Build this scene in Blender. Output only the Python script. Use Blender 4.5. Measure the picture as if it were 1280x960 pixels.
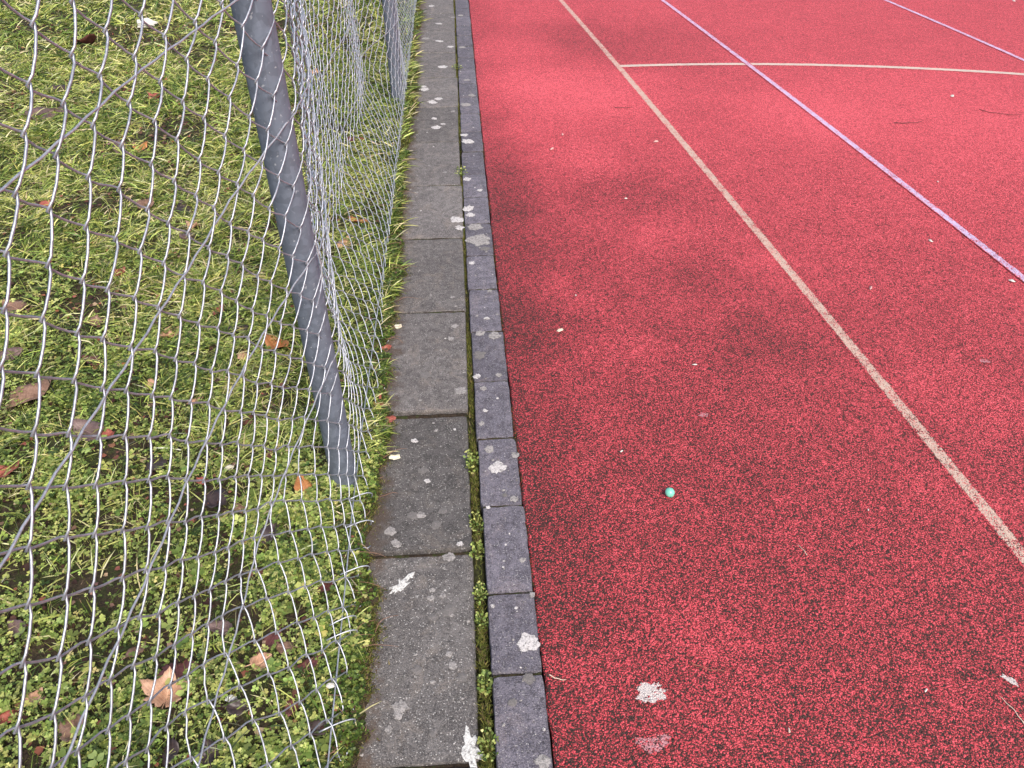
import bpy, math, random
import numpy as np
from math import radians, sin, cos, pi
random.seed(7)
RNG = np.random.default_rng(11)
for o in list(bpy.data.objects):
    bpy.data.objects.remove(o)
scene = bpy.context.scene

# ------------------------------------------------------------------ camera
cam_data = bpy.data.cameras.new('camera')
cam_data.sensor_width = 36.0
cam_data.lens = 961.0 / 1280.0 * 36.0
cam_data.clip_start = 0.02
cam_data.clip_end = 1000.0
cam = bpy.data.objects.new('camera', cam_data)
scene.collection.objects.link(cam)
cam.location = (0, 0, 1.46)
cam.rotation_euler = (radians(90 - 39.0), 0, radians(-3.9))
scene.camera = cam
scene.render.resolution_x = 1024
scene.render.resolution_y = 768

# ------------------------------------------------------------------ sky and sun (bright overcast)
world = bpy.data.worlds.new('World')
scene.world = world
world.use_nodes = True
SUN_AZ, SUN_EL = radians(158), radians(48)      # azimuth clockwise from +Y: behind the viewer, a little to the right
wn = world.node_tree.nodes
sky = wn.new('ShaderNodeTexSky')
sky.sky_type = 'NISHITA'
sky.sun_disc = False
sky.sun_elevation = SUN_EL
sky.sun_rotation = SUN_AZ
sky.air_density = 1.0
sky.dust_density = 4.0
sky.ozone_density = 1.0
wn['Background'].inputs['Strength'].default_value = 0.11
world.node_tree.links.new(sky.outputs[0], wn['Background'].inputs['Color'])
sun_data = bpy.data.lights.new('sun', 'SUN')
sun_data.energy = 1.5
sun_data.angle = radians(16)
sun_data.color = (1.0, 0.95, 0.88)
sun = bpy.data.objects.new('sun', sun_data)
scene.collection.objects.link(sun)
sun.rotation_euler = (pi / 2 - SUN_EL, 0, -SUN_AZ + pi)
scene.view_settings.view_transform = 'Standard'
scene.view_settings.look = 'None'
scene.view_settings.exposure = 1.06
scene.view_settings.gamma = 1.0
scene.view_settings.use_curve_mapping = False

# ------------------------------------------------------------------ helpers
def link(o, parent=None):
    scene.collection.objects.link(o)
    if parent is not None:
        o.parent = parent
    return o

def mesh_obj(name, verts, faces, mat=None, parent=None, smooth=False, loc=(0, 0, 0)):
    me = bpy.data.meshes.new(name)
    me.from_pydata([tuple(map(float, v)) for v in verts], [], [tuple(int(i) for i in f) for f in faces])
    me.update()
    if smooth:
        me.polygons.foreach_set('use_smooth', np.ones(len(me.polygons), bool))
    if mat:
        me.materials.append(mat)
    o = bpy.data.objects.new(name, me)
    o.location = loc
    return link(o, parent)

def big_mesh(name, verts, tris, quads, mat, colors=None, parent=None, smooth=False):
    """verts (N,3); tris (T,3); quads (Q,4); colors (N,3)"""
    me = bpy.data.meshes.new(name)
    nt, nq = len(tris), len(quads)
    me.vertices.add(len(verts))
    me.vertices.foreach_set('co', np.asarray(verts, np.float32).ravel())
    loops = np.concatenate([np.asarray(quads, np.int32).ravel(), np.asarray(tris, np.int32).ravel()])
    me.loops.add(len(loops))
    me.loops.foreach_set('vertex_index', loops)
    me.polygons.add(nt + nq)
    starts = np.concatenate([np.arange(nq) * 4, nq * 4 + np.arange(nt) * 3]).astype(np.int32)
    me.polygons.foreach_set('loop_start', starts)
    if smooth:
        me.polygons.foreach_set('use_smooth', np.ones(nt + nq, bool))
    me.update(calc_edges=True)
    if colors is not None:
        a = me.attributes.new('tint', 'FLOAT_COLOR', 'POINT')
        c = np.ones((len(verts), 4), np.float32)
        c[:, :3] = colors
        a.data.foreach_set('color', c.ravel())
    me.materials.append(mat)
    o = bpy.data.objects.new(name, me)
    return link(o, parent)

def empty(name, loc=(0, 0, 0), rz=0.0):
    o = bpy.data.objects.new(name, None)
    o.location = loc
    o.rotation_euler = (0, 0, rz)
    o.empty_display_size = 0.1
    return link(o)

def tag(o, label=None, cat=None, group=None, kind=None):
    if label: o['label'] = label
    if cat: o['category'] = cat
    if group: o['group'] = group
    if kind: o['kind'] = kind
    return o

def tube(pts, r, sides=6, cap=True):
    """numpy tube along a polyline; r scalar or per-point"""
    p = np.asarray(pts, float)
    n = len(p)
    r = np.broadcast_to(np.asarray(r, float), (n,))
    t = np.gradient(p, axis=0)
    t /= np.linalg.norm(t, axis=1)[:, None] + 1e-12
    ref = np.array([1.0, 0.13, 0.07]) if abs(t[:, 0]).mean() < .8 else np.array([0, .2, 1.0])
    a = np.cross(t, ref); a /= np.linalg.norm(a, axis=1)[:, None] + 1e-12
    b = np.cross(t, a)
    ang = np.linspace(0, 2 * pi, sides, endpoint=False)
    v = p[:, None, :] + r[:, None, None] * (np.cos(ang)[None, :, None] * a[:, None, :] + np.sin(ang)[None, :, None] * b[:, None, :])
    v = v.reshape(-1, 3)
    i = np.arange(n - 1)[:, None] * sides + np.arange(sides)[None, :]
    j = np.arange(n - 1)[:, None] * sides + (np.arange(sides)[None, :] + 1) % sides
    q = np.stack([i, j, j + sides, i + sides], -1).reshape(-1, 4)
    faces = [list(f) for f in q]
    if cap:
        faces += [list(range(sides))[::-1], list(range((n - 1) * sides, n * sides))]
    return v, faces

def hash2(ix, iy, seed):
    h = (ix.astype(np.int64) * 374761393 + iy.astype(np.int64) * 668265263 + seed * 974634777) & 0x7fffffff
    h = ((h ^ (h >> 13)) * 1274126177) & 0x7fffffff
    h = (h ^ (h >> 16)) & 0x7fffffff
    return h / float(0x7fffffff)

def vnoise(x, y, scale, seed=0):
    x = np.asarray(x, float) * scale; y = np.asarray(y, float) * scale
    ix = np.floor(x); iy = np.floor(y)
    fx = x - ix; fy = y - iy
    fx = fx * fx * (3 - 2 * fx); fy = fy * fy * (3 - 2 * fy)
    a = hash2(ix, iy, seed); b = hash2(ix + 1, iy, seed)
    c = hash2(ix, iy + 1, seed); d = hash2(ix + 1, iy + 1, seed)
    return (a * (1 - fx) + b * fx) * (1 - fy) + (c * (1 - fx) + d * fx) * fy

def fbm(x, y, scale, seed=0, octaves=3):
    s = 0; amp = 1; tot = 0
    for k in range(octaves):
        s = s + amp * vnoise(x, y, scale * 2 ** k, seed + k * 17); tot += amp; amp *= .5
    return s / tot

def sstep(a, b, x):
    t = np.clip((np.asarray(x, float) - a) / (b - a), 0, 1)
    return t * t * (3 - 2 * t)

# ------------------------------------------------------------------ material helpers
class NT:
    def __init__(self, name):
        self.m = bpy.data.materials.new(name); self.m.use_nodes = True
        self.t = self.m.node_tree; self.n = self.t.nodes
        self.b = self.n['Principled BSDF']; self.out = self.n['Material Output']
        self.b.inputs['Specular IOR Level'].default_value = .3
    def new(self, kind, **kw):
        nd = self.n.new(kind)
        for k, v in kw.items(): setattr(nd, k, v)
        return nd
    def L(self, a, b): self.t.links.new(a, b)
    def put(self, v, sock):
        if hasattr(v, 'is_output') or hasattr(v, 'links'): self.L(v, sock)
        else:
            if isinstance(v, (tuple, list)) and len(v) == 3 and sock.type == 'RGBA': v = (*v, 1)
            sock.default_value = v
    def coord(self, kind='Object'):
        return self.new('ShaderNodeTexCoord').outputs[kind]
    def noise(self, vec, scale, detail=3, rough=.55, distortion=0):
        nd = self.new('ShaderNodeTexNoise')
        self.L(vec, nd.inputs['Vector'])
        nd.inputs['Scale'].default_value = scale; nd.inputs['Detail'].default_value = detail
        nd.inputs['Roughness'].default_value = rough; nd.inputs['Distortion'].default_value = distortion
        return nd
    def vor(self, vec, scale, feature='F1', rand=1.0):
        nd = self.new('ShaderNodeTexVoronoi', feature=feature)
        self.L(vec, nd.inputs['Vector']); nd.inputs['Scale'].default_value = scale
        nd.inputs['Randomness'].default_value = rand
        return nd
    def math(self, op, a, b=None, c=None, clamp=False):
        nd = self.new('ShaderNodeMath', operation=op, use_clamp=clamp)
        self.put(a, nd.inputs[0])
        if b is not None: self.put(b, nd.inputs[1])
        if c is not None: self.put(c, nd.inputs[2])
        return nd.outputs[0]
    def rng(self, v, a, b, c=0.0, d=1.0, smooth=True):
        nd = self.new('ShaderNodeMapRange', interpolation_type='SMOOTHSTEP' if smooth else 'LINEAR')
        self.put(v, nd.inputs['Value'])
        for k, x in zip(('From Min', 'From Max', 'To Min', 'To Max'), (a, b, c, d)): self.put(x, nd.inputs[k])
        return nd.outputs['Result']
    def ramp(self, fac, stops, interp='LINEAR'):
        nd = self.new('ShaderNodeValToRGB'); nd.color_ramp.interpolation = interp
        e = nd.color_ramp.elements
        while len(e) < len(stops): e.new(.5)
        for el, (p, c) in zip(e, stops):
            el.position = p; el.color = (*c, 1)
        self.put(fac, nd.inputs['Fac'])
        return nd.outputs['Color']
    def mix(self, fac, a, b, blend='MIX'):
        nd = self.new('ShaderNodeMix', data_type='RGBA', blend_type=blend)
        self.put(fac, nd.inputs[0]); self.put(a, nd.inputs[6]); self.put(b, nd.inputs[7])
        return nd.outputs[2]
    def bump(self, h, strength=.5, dist=.002, normal=None):
        nd = self.new('ShaderNodeBump')
        nd.inputs['Strength'].default_value = strength; nd.inputs['Distance'].default_value = dist
        self.put(h, nd.inputs['Height'])
        if normal is not None: self.L(normal, nd.inputs['Normal'])
        return nd.outputs['Normal']
    def done(self, color=None, rough=None, normal=None, metal=None):
        if color is not None: self.put(color, self.b.inputs['Base Color'])
        if rough is not None: self.put(rough, self.b.inputs['Roughness'])
        if normal is not None: self.L(normal, self.b.inputs['Normal'])
        if metal is not None: self.put(metal, self.b.inputs['Metallic'])
        return self.m

# ---- measured places (metres)
LEAVES=[
 (-0.626,0.832,0.093,'maple','tan','large tan maple leaf with curled rim lying in the clover behind the fence'),
 (-0.623,0.894,0.079,'maple','wine','dark wine red leaf half under the large tan maple leaf'),
 (-0.832,1.49,0.076,'oval','dark','dark brown curled leaf standing alone on the bright clover patch'),
 (-0.436,1.381,0.07,'oval','orange','narrow orange leaf in the grass left of the near post foot'),
 (-0.644,1.343,0.069,'oval','dark','dark wet leaf flat on bare soil left of the near post foot'),
 (-0.497,1.241,0.058,'oval','dark','dark brown leaf below and left of the near post foot'),
 (-1.058,1.639,0.085,'oval','mauve','mauve brown leaf beside a small red leaf on the clover edge'),
 (-1.002,1.625,0.04,'frag','red','small red leaf touching the mauve brown leaf'),
 (-1.269,1.812,0.123,'oval','brown','long brown leaf half buried in yellow grass near the left picture edge'),
 (-1.201,1.481,0.067,'oval','red','reddish brown leaf at the left picture edge beside the clover'),
 (-0.611,2.003,0.077,'oval','orange','orange brown leaf in the grass beside the middle of the near post'),
 (-0.698,1.951,0.06,'frag','tan','tan orange leaf scrap left of the orange brown leaf by the post'),
 (-1.163,1.966,0.07,'oval','wine','dark red curled leaf in the yellowish grass, left part of the lawn'),
 (-1.06,1.939,0.04,'frag','orange','small orange leaf scrap right of the dark red curled leaf'),
 (-1.528,2.29,0.099,'oval','brown','brown leaf on a bare patch at the left picture edge'),
 (-1.431,2.017,0.076,'oval','mauve','greyish mauve leaf at the left picture edge below the bare patch'),
 (-1.242,2.489,0.058,'frag','red','small bright red leaf in the upper lawn'),
 (-1.714,3.058,0.054,'frag','red','small red leaf at the upper left in the grass'),
 (-2.414,5.498,0.17,'oval','wine','red brown curled leaf near the top left corner'),
 (-2.15,4.162,0.186,'oval','mauve','flat greyish brown leaf on the bare earth at upper left'),
 (-1.649,4.36,0.097,'frag','red','small reddish leaf in the upper lawn on the bare streak'),
 (-1.614,3.658,0.092,'oval','mauve','greyish leaf beside an orange red leaf in the upper lawn'),
 (-1.531,3.681,0.077,'frag','orange','orange red leaf beside a greyish leaf in the upper lawn'),
 (-2.215,4.556,0.091,'frag','dark','dark small leaf above the flat greyish brown leaf'),
 (-1.148,3.005,0.1,'oval','dark','dark brown curled leaf left of the near post at mid height'),
 (-1.307,3.03,0.08,'oval','brown','brown leaf left of the dark curled leaf in the upper lawn'),
 (-1.073,2.845,0.077,'frag','tan','pale tan leaf just below the dark curled leaf'),
 (-0.955,2.083,0.068,'oval','tan','tan pink leaf in the middle of the lawn'),
 (-0.739,2.082,0.057,'oval','dark','dark leaf left of the orange brown leaf beside the post'),
 (-1.224,2.174,0.059,'frag','brown','brown leaf scrap in the middle left of the lawn'),
 (-0.941,1.826,0.048,'frag','tan','pinkish tan leaf scrap above the clover patch'),
 (-0.694,1.423,0.033,'frag','red','small red leaf above the dark wet leaf on soil'),
 (-0.637,1.465,0.034,'frag','cream','small pale yellow leaf scrap on bare soil'),
 (-0.984,1.012,0.045,'oval','mauve','mauve brown leaf in a soil hollow near the lower left edge'),
 (-0.885,0.85,0.038,'oval','tan','pinkish leaf in clover near the lower left corner'),
 (-0.925,0.81,0.041,'oval','red','red leaf at the lower left picture edge'),
 (-0.784,0.775,0.053,'oval','brown','light brown folded leaf near the bottom edge under the mesh'),
 (-0.556,0.983,0.045,'oval','mauve','purplish leaf in clover under the sagging mesh'),
 (-0.719,0.946,0.041,'oval','brown','brown leaf above the wine red leaf in the clover'),
 (-0.586,0.719,0.042,'oval','dark','dark leaf at the bottom edge below the large tan maple leaf'),
 (-0.515,0.716,0.045,'oval','dark','dark purple leaf at the bottom edge under the mesh'),
 (-0.44,0.95,0.051,'oval','wine','dark red leaf paired with a lighter one close to the bottom wire'),
 (-0.41,0.929,0.041,'oval','brown','lighter red brown leaf overlapping the dark red one'),
 (-0.454,0.901,0.04,'oval','tan','tan leaf just below the dark red pair'),
 (-0.357,0.883,0.043,'oval','wine','mauve red leaf hard against the bottom wire'),
 (-0.345,1.068,0.047,'oval','wine','red brown leaf left of the bottom wire below the post'),
 (-0.377,0.792,0.041,'oval','wine','dark red leaf left of the bottom wire near the bottom edge'),
 (-0.324,0.749,0.046,'oval','dark','blackish leaf touching the bottom wire near the bottom edge'),
 (-0.547,1.495,0.043,'frag','wine','dark red leaf scrap left of the post foot under the mesh'),
 (-0.273,1.722,0.047,'frag','red','bright red leaf scrap at the left edge of the raised slab'),
 (-0.237,1.657,0.037,'frag','red','small red leaf in the stepped joint between slabs'),
 (-0.214,1.502,0.03,'frag','cream','cream leaf scrap on the left edge of the dark slab'),
 (-0.234,2.12,0.032,'frag','cream','small cream scrap at the left edge of the third slab'),
 (-0.425,2.835,0.078,'oval','orange','orange red leaf in the grass behind the near post'),
 (-0.457,2.647,0.068,'oval','tan','tan leaf below the orange red leaf behind the post'),
 (-0.474,3.719,0.063,'frag','red','right one of two red leaf scraps far along the fence'),
 (-0.538,3.703,0.063,'frag','wine','left one of two red leaf scraps far along the fence'),
 (-0.856,4.777,0.106,'oval','tan','pinkish leaf seen through the bunched mesh'),
 (-0.262,2.001,0.031,'frag','red','tiny red scrap on the moss beside the third slab'),
 (-0.791,1.743,0.051,'frag','tan','pale pink leaf scrap at the top of the clover patch'),
 (-0.577,1.32,0.036,'frag','brown','brown scrap right of the dark wet leaf on soil'),
 (-0.831,2.208,0.054,'frag','red','small red leaf halfway up the lawn left of the post'),
 (-1.06,2.72,0.069,'oval','mauve','mauve leaf under the pale tan leaf left of the post'),
 (-0.479,0.799,0.038,'oval','dark','dark leaf right of the large tan maple leaf'),
]
SLAB_LICHEN=[
 (-0.164,1.578,0.0089,0.8),
 (-0.16,1.302,0.012,0.4),
 (-0.14,1.301,0.012,0.55),
 (-0.101,1.267,0.0138,0.45),
 (-0.086,1.311,0.01,0.45),
 (-0.212,1.252,0.0117,0.7),
 (-0.197,1.214,0.0135,0.7),
 (-0.045,1.203,0.0077,0.9),
 (-0.072,1.176,0.0133,0.5),
 (-0.126,1.419,0.0084,0.9),
 (-0.137,1.458,0.0127,0.3),
 (-0.109,1.08,0.0073,0.7),
 (-0.112,1.059,0.0072,0.7),
 (-0.071,1.024,0.016,0.25),
 (-0.108,1.008,0.0088,0.25),
 (-0.169,0.803,0.0144,0.5),
 (-0.173,0.785,0.0095,0.7),
 (-0.189,0.757,0.0078,0.7),
 (-0.138,0.883,0.01,0.35),
 (-0.071,0.915,0.0068,0.5),
 (-0.063,0.887,0.0083,0.55),
 (-0.085,1.064,0.0072,0.5),
 (-0.045,0.86,0.0099,0.2),
 (-0.103,0.746,0.0093,0.2),
 (-0.048,2.115,0.0106,0.7),
 (-0.061,2.043,0.0104,0.6),
 (-0.032,1.775,0.0167,0.6),
 (-0.104,1.617,0.0068,0.7),
 (-0.07,1.879,0.0099,0.3),
 (-0.138,1.856,0.0171,0.15),
 (-0.03,2.879,0.0262,0.95),
 (-0.018,2.809,0.0161,0.9),
 (-0.124,3.905,0.0287,0.95),
 (-0.134,4.031,0.021,0.9),
 (-0.087,3.948,0.0165,0.9),
 (-0.149,4.289,0.0353,0.95),
 (-0.115,4.338,0.0267,0.9),
 (-0.198,4.505,0.0366,0.95),
 (-0.203,4.547,0.0231,0.9),
 (-0.089,4.913,0.0344,0.95),
 (-0.116,5.472,0.0268,0.9),
 (-0.042,5.337,0.0263,0.9),
 (-0.119,5.918,0.0229,0.9),
 (-0.208,5.536,0.0325,0.5),
 (-0.02,6.088,0.0235,0.7),
 (-0.177,6.431,0.0307,0.8),
 (-0.036,4.131,0.0171,0.7),
 (-0.04,3.218,0.0107,0.7),
 (-0.079,3.349,0.011,0.5),
 (-0.113,2.577,0.0091,0.4),
 (-0.054,2.293,0.0084,0.6),
 (-0.204,3.139,0.0104,0.6),
]
KERB_LICHEN=[
 (0.06,1.447,0.0191,1),
 (0.04,1.516,0.0131,0.7),
 (0.097,0.919,0.0221,1),
 (0.102,1.136,0.0075,0.5),
 (0.103,0.668,0.0135,0.6),
 (0.055,2.691,0.0407,0.55),
 (0.043,2.805,0.0258,0.7),
 (0.074,2.626,0.0185,0.4),
 (0.018,1.837,0.0122,0.95),
 (0.024,1.621,0.0091,0.7),
 (0.042,1.513,0.0109,0.7),
 (0.082,2.047,0.0235,0.6),
 (0.036,2.068,0.0158,0.7),
 (0.035,3.702,0.0355,0.9),
 (0.017,3.787,0.0201,0.9),
 (0.021,3.264,0.0251,0.95),
 (0.018,2.97,0.0235,0.9),
 (0.026,2.911,0.0165,0.9),
 (0.034,4.225,0.0306,0.6),
 (0.074,3.144,0.014,0.9),
 (0.052,4.644,0.0235,0.6),
 (0.086,1.84,0.0098,0.6),
 (0.035,1.778,0.0096,0.7),
 (0.112,1.489,0.0108,0.6),
 (0.097,1.331,0.0102,0.5),
 (0.073,1.346,0.0061,0.4),
 (0.029,1.306,0.006,0.9),
 (0.026,1.014,0.0053,0.8),
 (0.121,1.039,0.0072,0.5),
 (0.022,2.52,0.012,0.8),
 (0.079,2.321,0.0085,0.7),
 (0.031,1.946,0.0202,0.25),
 (0.073,4.378,0.0225,0.5),
 (0.036,5.313,0.0262,0.5),
 (0.039,6.13,0.0236,0.6),
 (0.036,1.676,0.0069,0.8),
 (0.09,0.837,0.0115,0.25),
 (0.054,0.788,0.008,0.2),
 (0.063,2.15,0.0081,0.8),
]
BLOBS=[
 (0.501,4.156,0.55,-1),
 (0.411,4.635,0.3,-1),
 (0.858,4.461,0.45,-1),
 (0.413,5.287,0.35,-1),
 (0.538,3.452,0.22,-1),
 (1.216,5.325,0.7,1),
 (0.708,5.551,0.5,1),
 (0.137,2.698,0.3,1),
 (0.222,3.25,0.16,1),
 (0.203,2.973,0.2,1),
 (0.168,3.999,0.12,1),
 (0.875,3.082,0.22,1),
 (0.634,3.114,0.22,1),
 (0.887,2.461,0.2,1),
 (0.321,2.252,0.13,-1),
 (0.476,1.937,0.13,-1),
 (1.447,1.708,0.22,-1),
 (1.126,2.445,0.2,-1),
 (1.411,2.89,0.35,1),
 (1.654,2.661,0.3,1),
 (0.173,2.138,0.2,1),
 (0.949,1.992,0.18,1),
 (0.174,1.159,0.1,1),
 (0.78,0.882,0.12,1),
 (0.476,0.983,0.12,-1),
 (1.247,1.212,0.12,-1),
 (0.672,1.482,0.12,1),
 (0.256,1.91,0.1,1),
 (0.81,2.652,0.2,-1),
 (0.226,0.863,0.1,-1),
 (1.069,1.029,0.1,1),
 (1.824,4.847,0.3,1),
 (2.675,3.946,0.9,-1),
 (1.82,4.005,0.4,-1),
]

# ------------------------------------------------------------------ materials
def track_color(N):
    """granule colour, granule id, height of the red rubber granulate, all in world metres"""
    geo = N.new('ShaderNodeNewGeometry').outputs['Position']
    warp = N.noise(geo, 90, 2)
    wv = N.new('ShaderNodeVectorMath', operation='MULTIPLY_ADD')
    N.L(warp.outputs['Color'], wv.inputs[0]); wv.inputs[1].default_value = (.006, .006, .006); N.L(geo, wv.inputs[2])
    v1 = N.vor(wv.outputs[0], 330)
    v2 = N.vor(wv.outputs[0], 700)
    sep = N.new('ShaderNodeSeparateColor'); N.L(v1.outputs['Color'], sep.inputs[0])
    sep2 = N.new('ShaderNodeSeparateColor'); N.L(v2.outputs['Color'], sep2.inputs[0])
    # grime noise, large worn and dirty areas, and painted grazing-view brightness
    n1 = N.noise(geo, 2.3, 4, .62).outputs['Fac']
    n2 = N.noise(geo, 9.0, 4, .6).outputs['Fac']
    n3 = N.noise(geo, 45.0, 2, .6).outputs['Fac']
    dirt_and_sheen = N.math('ADD', N.math('MULTIPLY', N.math('SUBTRACT', n1, .5), .22), N.math('MULTIPLY', N.math('SUBTRACT', n2, .5), .34))
    dirt_and_sheen = N.math('ADD', dirt_and_sheen, N.math('MULTIPLY', N.math('SUBTRACT', n3, .5), .62))
    wn_ = N.noise(geo, 3.0, 3)
    dv = N.new('ShaderNodeVectorMath', operation='MULTIPLY_ADD')
    N.L(wn_.outputs['Color'], dv.inputs[0]); dv.inputs[1].default_value = (.45, .45, 0); N.L(geo, dv.inputs[2])
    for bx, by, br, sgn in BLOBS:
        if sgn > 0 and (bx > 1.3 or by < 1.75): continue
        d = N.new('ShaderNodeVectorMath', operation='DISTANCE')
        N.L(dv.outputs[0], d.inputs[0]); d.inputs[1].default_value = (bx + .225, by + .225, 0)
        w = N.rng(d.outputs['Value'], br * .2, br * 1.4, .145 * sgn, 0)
        dirt_and_sheen = N.math('ADD', dirt_and_sheen, w)
    sx = N.new('ShaderNodeSeparateXYZ'); N.L(dv.outputs[0], sx.inputs[0])
    edge = N.rng(sx.outputs['X'], .30, .60, .20, 0)
    dirt_and_sheen = N.math('ADD', dirt_and_sheen, edge)
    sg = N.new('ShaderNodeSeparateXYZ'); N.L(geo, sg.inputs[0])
    dirt_and_sheen = N.math('ADD', dirt_and_sheen, N.rng(N.math('ADD', sg.outputs['Y'], N.math('MULTIPLY', sg.outputs['X'], .6)), 1.2, 5.0, .05, -.36))  # far track painted paler, near track deeper, imitating grazing-angle brightness
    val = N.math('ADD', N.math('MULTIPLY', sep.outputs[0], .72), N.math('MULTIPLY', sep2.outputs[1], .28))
    val = N.math('ADD', val, N.math('MULTIPLY', dirt_and_sheen, .62))
    pit_shade = N.rng(v1.outputs['Distance'], .35, .75, 0, .34)  # crevice shade painted in: colour darkens towards the granule borders
    val = N.math('ADD', val, pit_shade)
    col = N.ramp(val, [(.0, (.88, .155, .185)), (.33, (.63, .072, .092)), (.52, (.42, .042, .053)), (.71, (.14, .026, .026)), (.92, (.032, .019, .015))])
    return col, sep.outputs[2], N.math('MULTIPLY', v1.outputs['Distance'], -1), sep2.outputs[0], dirt_and_sheen, geo, val

def mat_track():
    N = NT('red_rubber_granulate')
    col, gid, h, g2, dirt_and_sheen, geo, val = track_color(N)
    hh = N.math('ADD', h, N.math('MULTIPLY', gid, .8))
    N.b.inputs['Specular IOR Level'].default_value = .32
    return N.done(col, .66, N.bump(hh, .8, .003))

def mat_line(name, c, cover):
    N = NT(name)
    col, gid, h, g2, dirt_and_sheen, geo, val = track_color(N)
    at = N.new('ShaderNodeAttribute', attribute_name='across').outputs['Fac']
    edge = N.rng(N.math('ABSOLUTE', at), .55, 1.0, 0, .85)
    wear = N.noise(geo, 26, 4, .65).outputs['Fac']
    th = N.math('SUBTRACT', cover, N.math('MULTIPLY', N.math('SUBTRACT', wear, .5), 1.3))
    th = N.math('SUBTRACT', th, edge)
    th = N.math('SUBTRACT', th, N.math('MULTIPLY', dirt_and_sheen, .35))
    mask = N.rng(N.math('SUBTRACT', th, N.math('ADD', N.math('MULTIPLY', gid, .6), N.math('MULTIPLY', g2, .4))), -.05, .07)
    paint = N.mix(N.noise(geo, 300, 2).outputs['Fac'], c, tuple(x * .78 for x in c))
    hh = N.math('ADD', h, N.math('MULTIPLY', gid, .8))
    return N.done(N.mix(mask, col, paint), .62, N.bump(hh, .7, .003))

def mat_concrete(name, base, light, speck=.5, green=.25):
    N = NT(name)
    geo = N.new('ShaderNodeNewGeometry').outputs['Position']
    oi = N.new('ShaderNodeObjectInfo')
    big = N.noise(geo, 7, 5, .65).outputs['Fac']
    mid = N.noise(geo, 38, 4, .7).outputs['Fac']
    fine = N.noise(geo, 420, 2, .6).outputs['Fac']
    v = N.vor(geo, 330)
    sp = N.new('ShaderNodeSeparateColor'); N.L(v.outputs['Color'], sp.inputs[0])
    c = N.mix(N.rng(big, .3, .72), base, light)
    c = N.mix(N.rng(mid, .38, .66, 0, .8), c, tuple(x * .50 for x in base))
    c = N.mix(N.rng(N.noise(geo, 11, 5, .75, .8).outputs['Fac'], .52, .66, 0, .45), c, tuple(min(1, x * 1.25) * k_ for x, k_ in zip(light, (1.1, 1.0, .88))))
    c = N.mix(N.rng(fine, .42, .7, 0, .5), c, tuple(min(1, x * 1.9) for x in light))
    grain = N.math('MULTIPLY', N.rng(sp.outputs[0], .84, .95), N.rng(v.outputs['Distance'], .6, .25))
    c = N.mix(N.math('MULTIPLY', grain, speck), c, (.55, .53, .50))
    dk = N.rng(sp.outputs[1], .86, .97, 0, .6)
    c = N.mix(dk, c, tuple(x * .35 for x in base))
    c = N.mix(N.rng(N.noise(geo, 16, 4, .7, .6).outputs['Fac'], .60, .74, 0, green), c, (.075, .085, .03))
    # earth smeared over the lawn side of the slabs
    px = N.new('ShaderNodeSeparateXYZ'); N.L(geo, px.inputs[0])
    sm = N.math('ADD', px.outputs['X'], N.math('MULTIPLY', N.math('SUBTRACT', N.noise(geo, 24, 5, .7).outputs['Fac'], .5), .20))
    c = N.mix(N.rng(sm, -.205, -.262, 0, .8), c, (.085, .058, .042))
    # per-piece value shift
    hs = N.new('ShaderNodeHueSaturation'); N.L(c, hs.inputs['Color'])
    N.L(N.math('ADD', .86, N.math('MULTIPLY', oi.outputs['Random'], .3)), hs.inputs['Value'])
    hgt = N.math('ADD', N.math('MULTIPLY', fine, .6), N.math('MULTIPLY', N.noise(geo, 130, 3, .7).outputs['Fac'], .9))
    hgt = N.math('ADD', hgt, N.math('MULTIPLY', v.outputs['Distance'], -.35))
    return N.done(hs.outputs['Color'], .82, N.bump(hgt, .9, .003))

def mat_lichen(name, c, lo=.52):
    N = NT(name)
    geo = N.new('ShaderNodeNewGeometry').outputs['Position']
    f = N.noise(geo, 320, 4, .7).outputs['Fac']
    g = N.noise(geo, 140, 4, .75).outputs['Fac']
    col = N.mix(N.rng(f, .35, .6), tuple(x * .6 for x in c), c)
    col = N.mix(N.rng(g, lo, lo + .12, 0, .88), col, (.14, .13, .125))
    return N.done(col, .9, N.bump(f, .8, .002))

def mat_soil():
    N = NT('dark_humus_soil')
    geo = N.new('ShaderNodeNewGeometry').outputs['Position']
    a = N.noise(geo, 14, 5, .7).outputs['Fac']; b = N.noise(geo, 150, 4, .7).outputs['Fac']
    c = N.ramp(a, [(.30, (.016, .011, .008)), (.52, (.045, .030, .019)), (.70, (.085, .060, .036))])
    c = N.mix(N.rng(b, .45, .72, 0, .6), c, (.12, .085, .055))
    c = N.mix(N.rng(N.noise(geo, 30, 4, .7).outputs['Fac'], .46, .60, 0, .75), c, (.045, .062, .014))
    return N.done(c, .95, N.bump(N.math('ADD', b, N.math('MULTIPLY', a, 1.5)), 1.0, .012))

def mat_moss():
    N = NT('moss_cushion')
    geo = N.new('ShaderNodeNewGeometry').outputs['Position']
    a = N.noise(geo, 60, 4, .7).outputs['Fac']; b = N.noise(geo, 500, 3, .7).outputs['Fac']
    c = N.ramp(a, [(.32, (.014, .011, .007)), (.50, (.034, .034, .010)), (.70, (.085, .088, .020))])
    c = N.mix(N.rng(b, .45, .72, 0, .4), c, (.11, .11, .03))
    return N.done(c, .95, N.bump(b, 1.0, .006))

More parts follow.
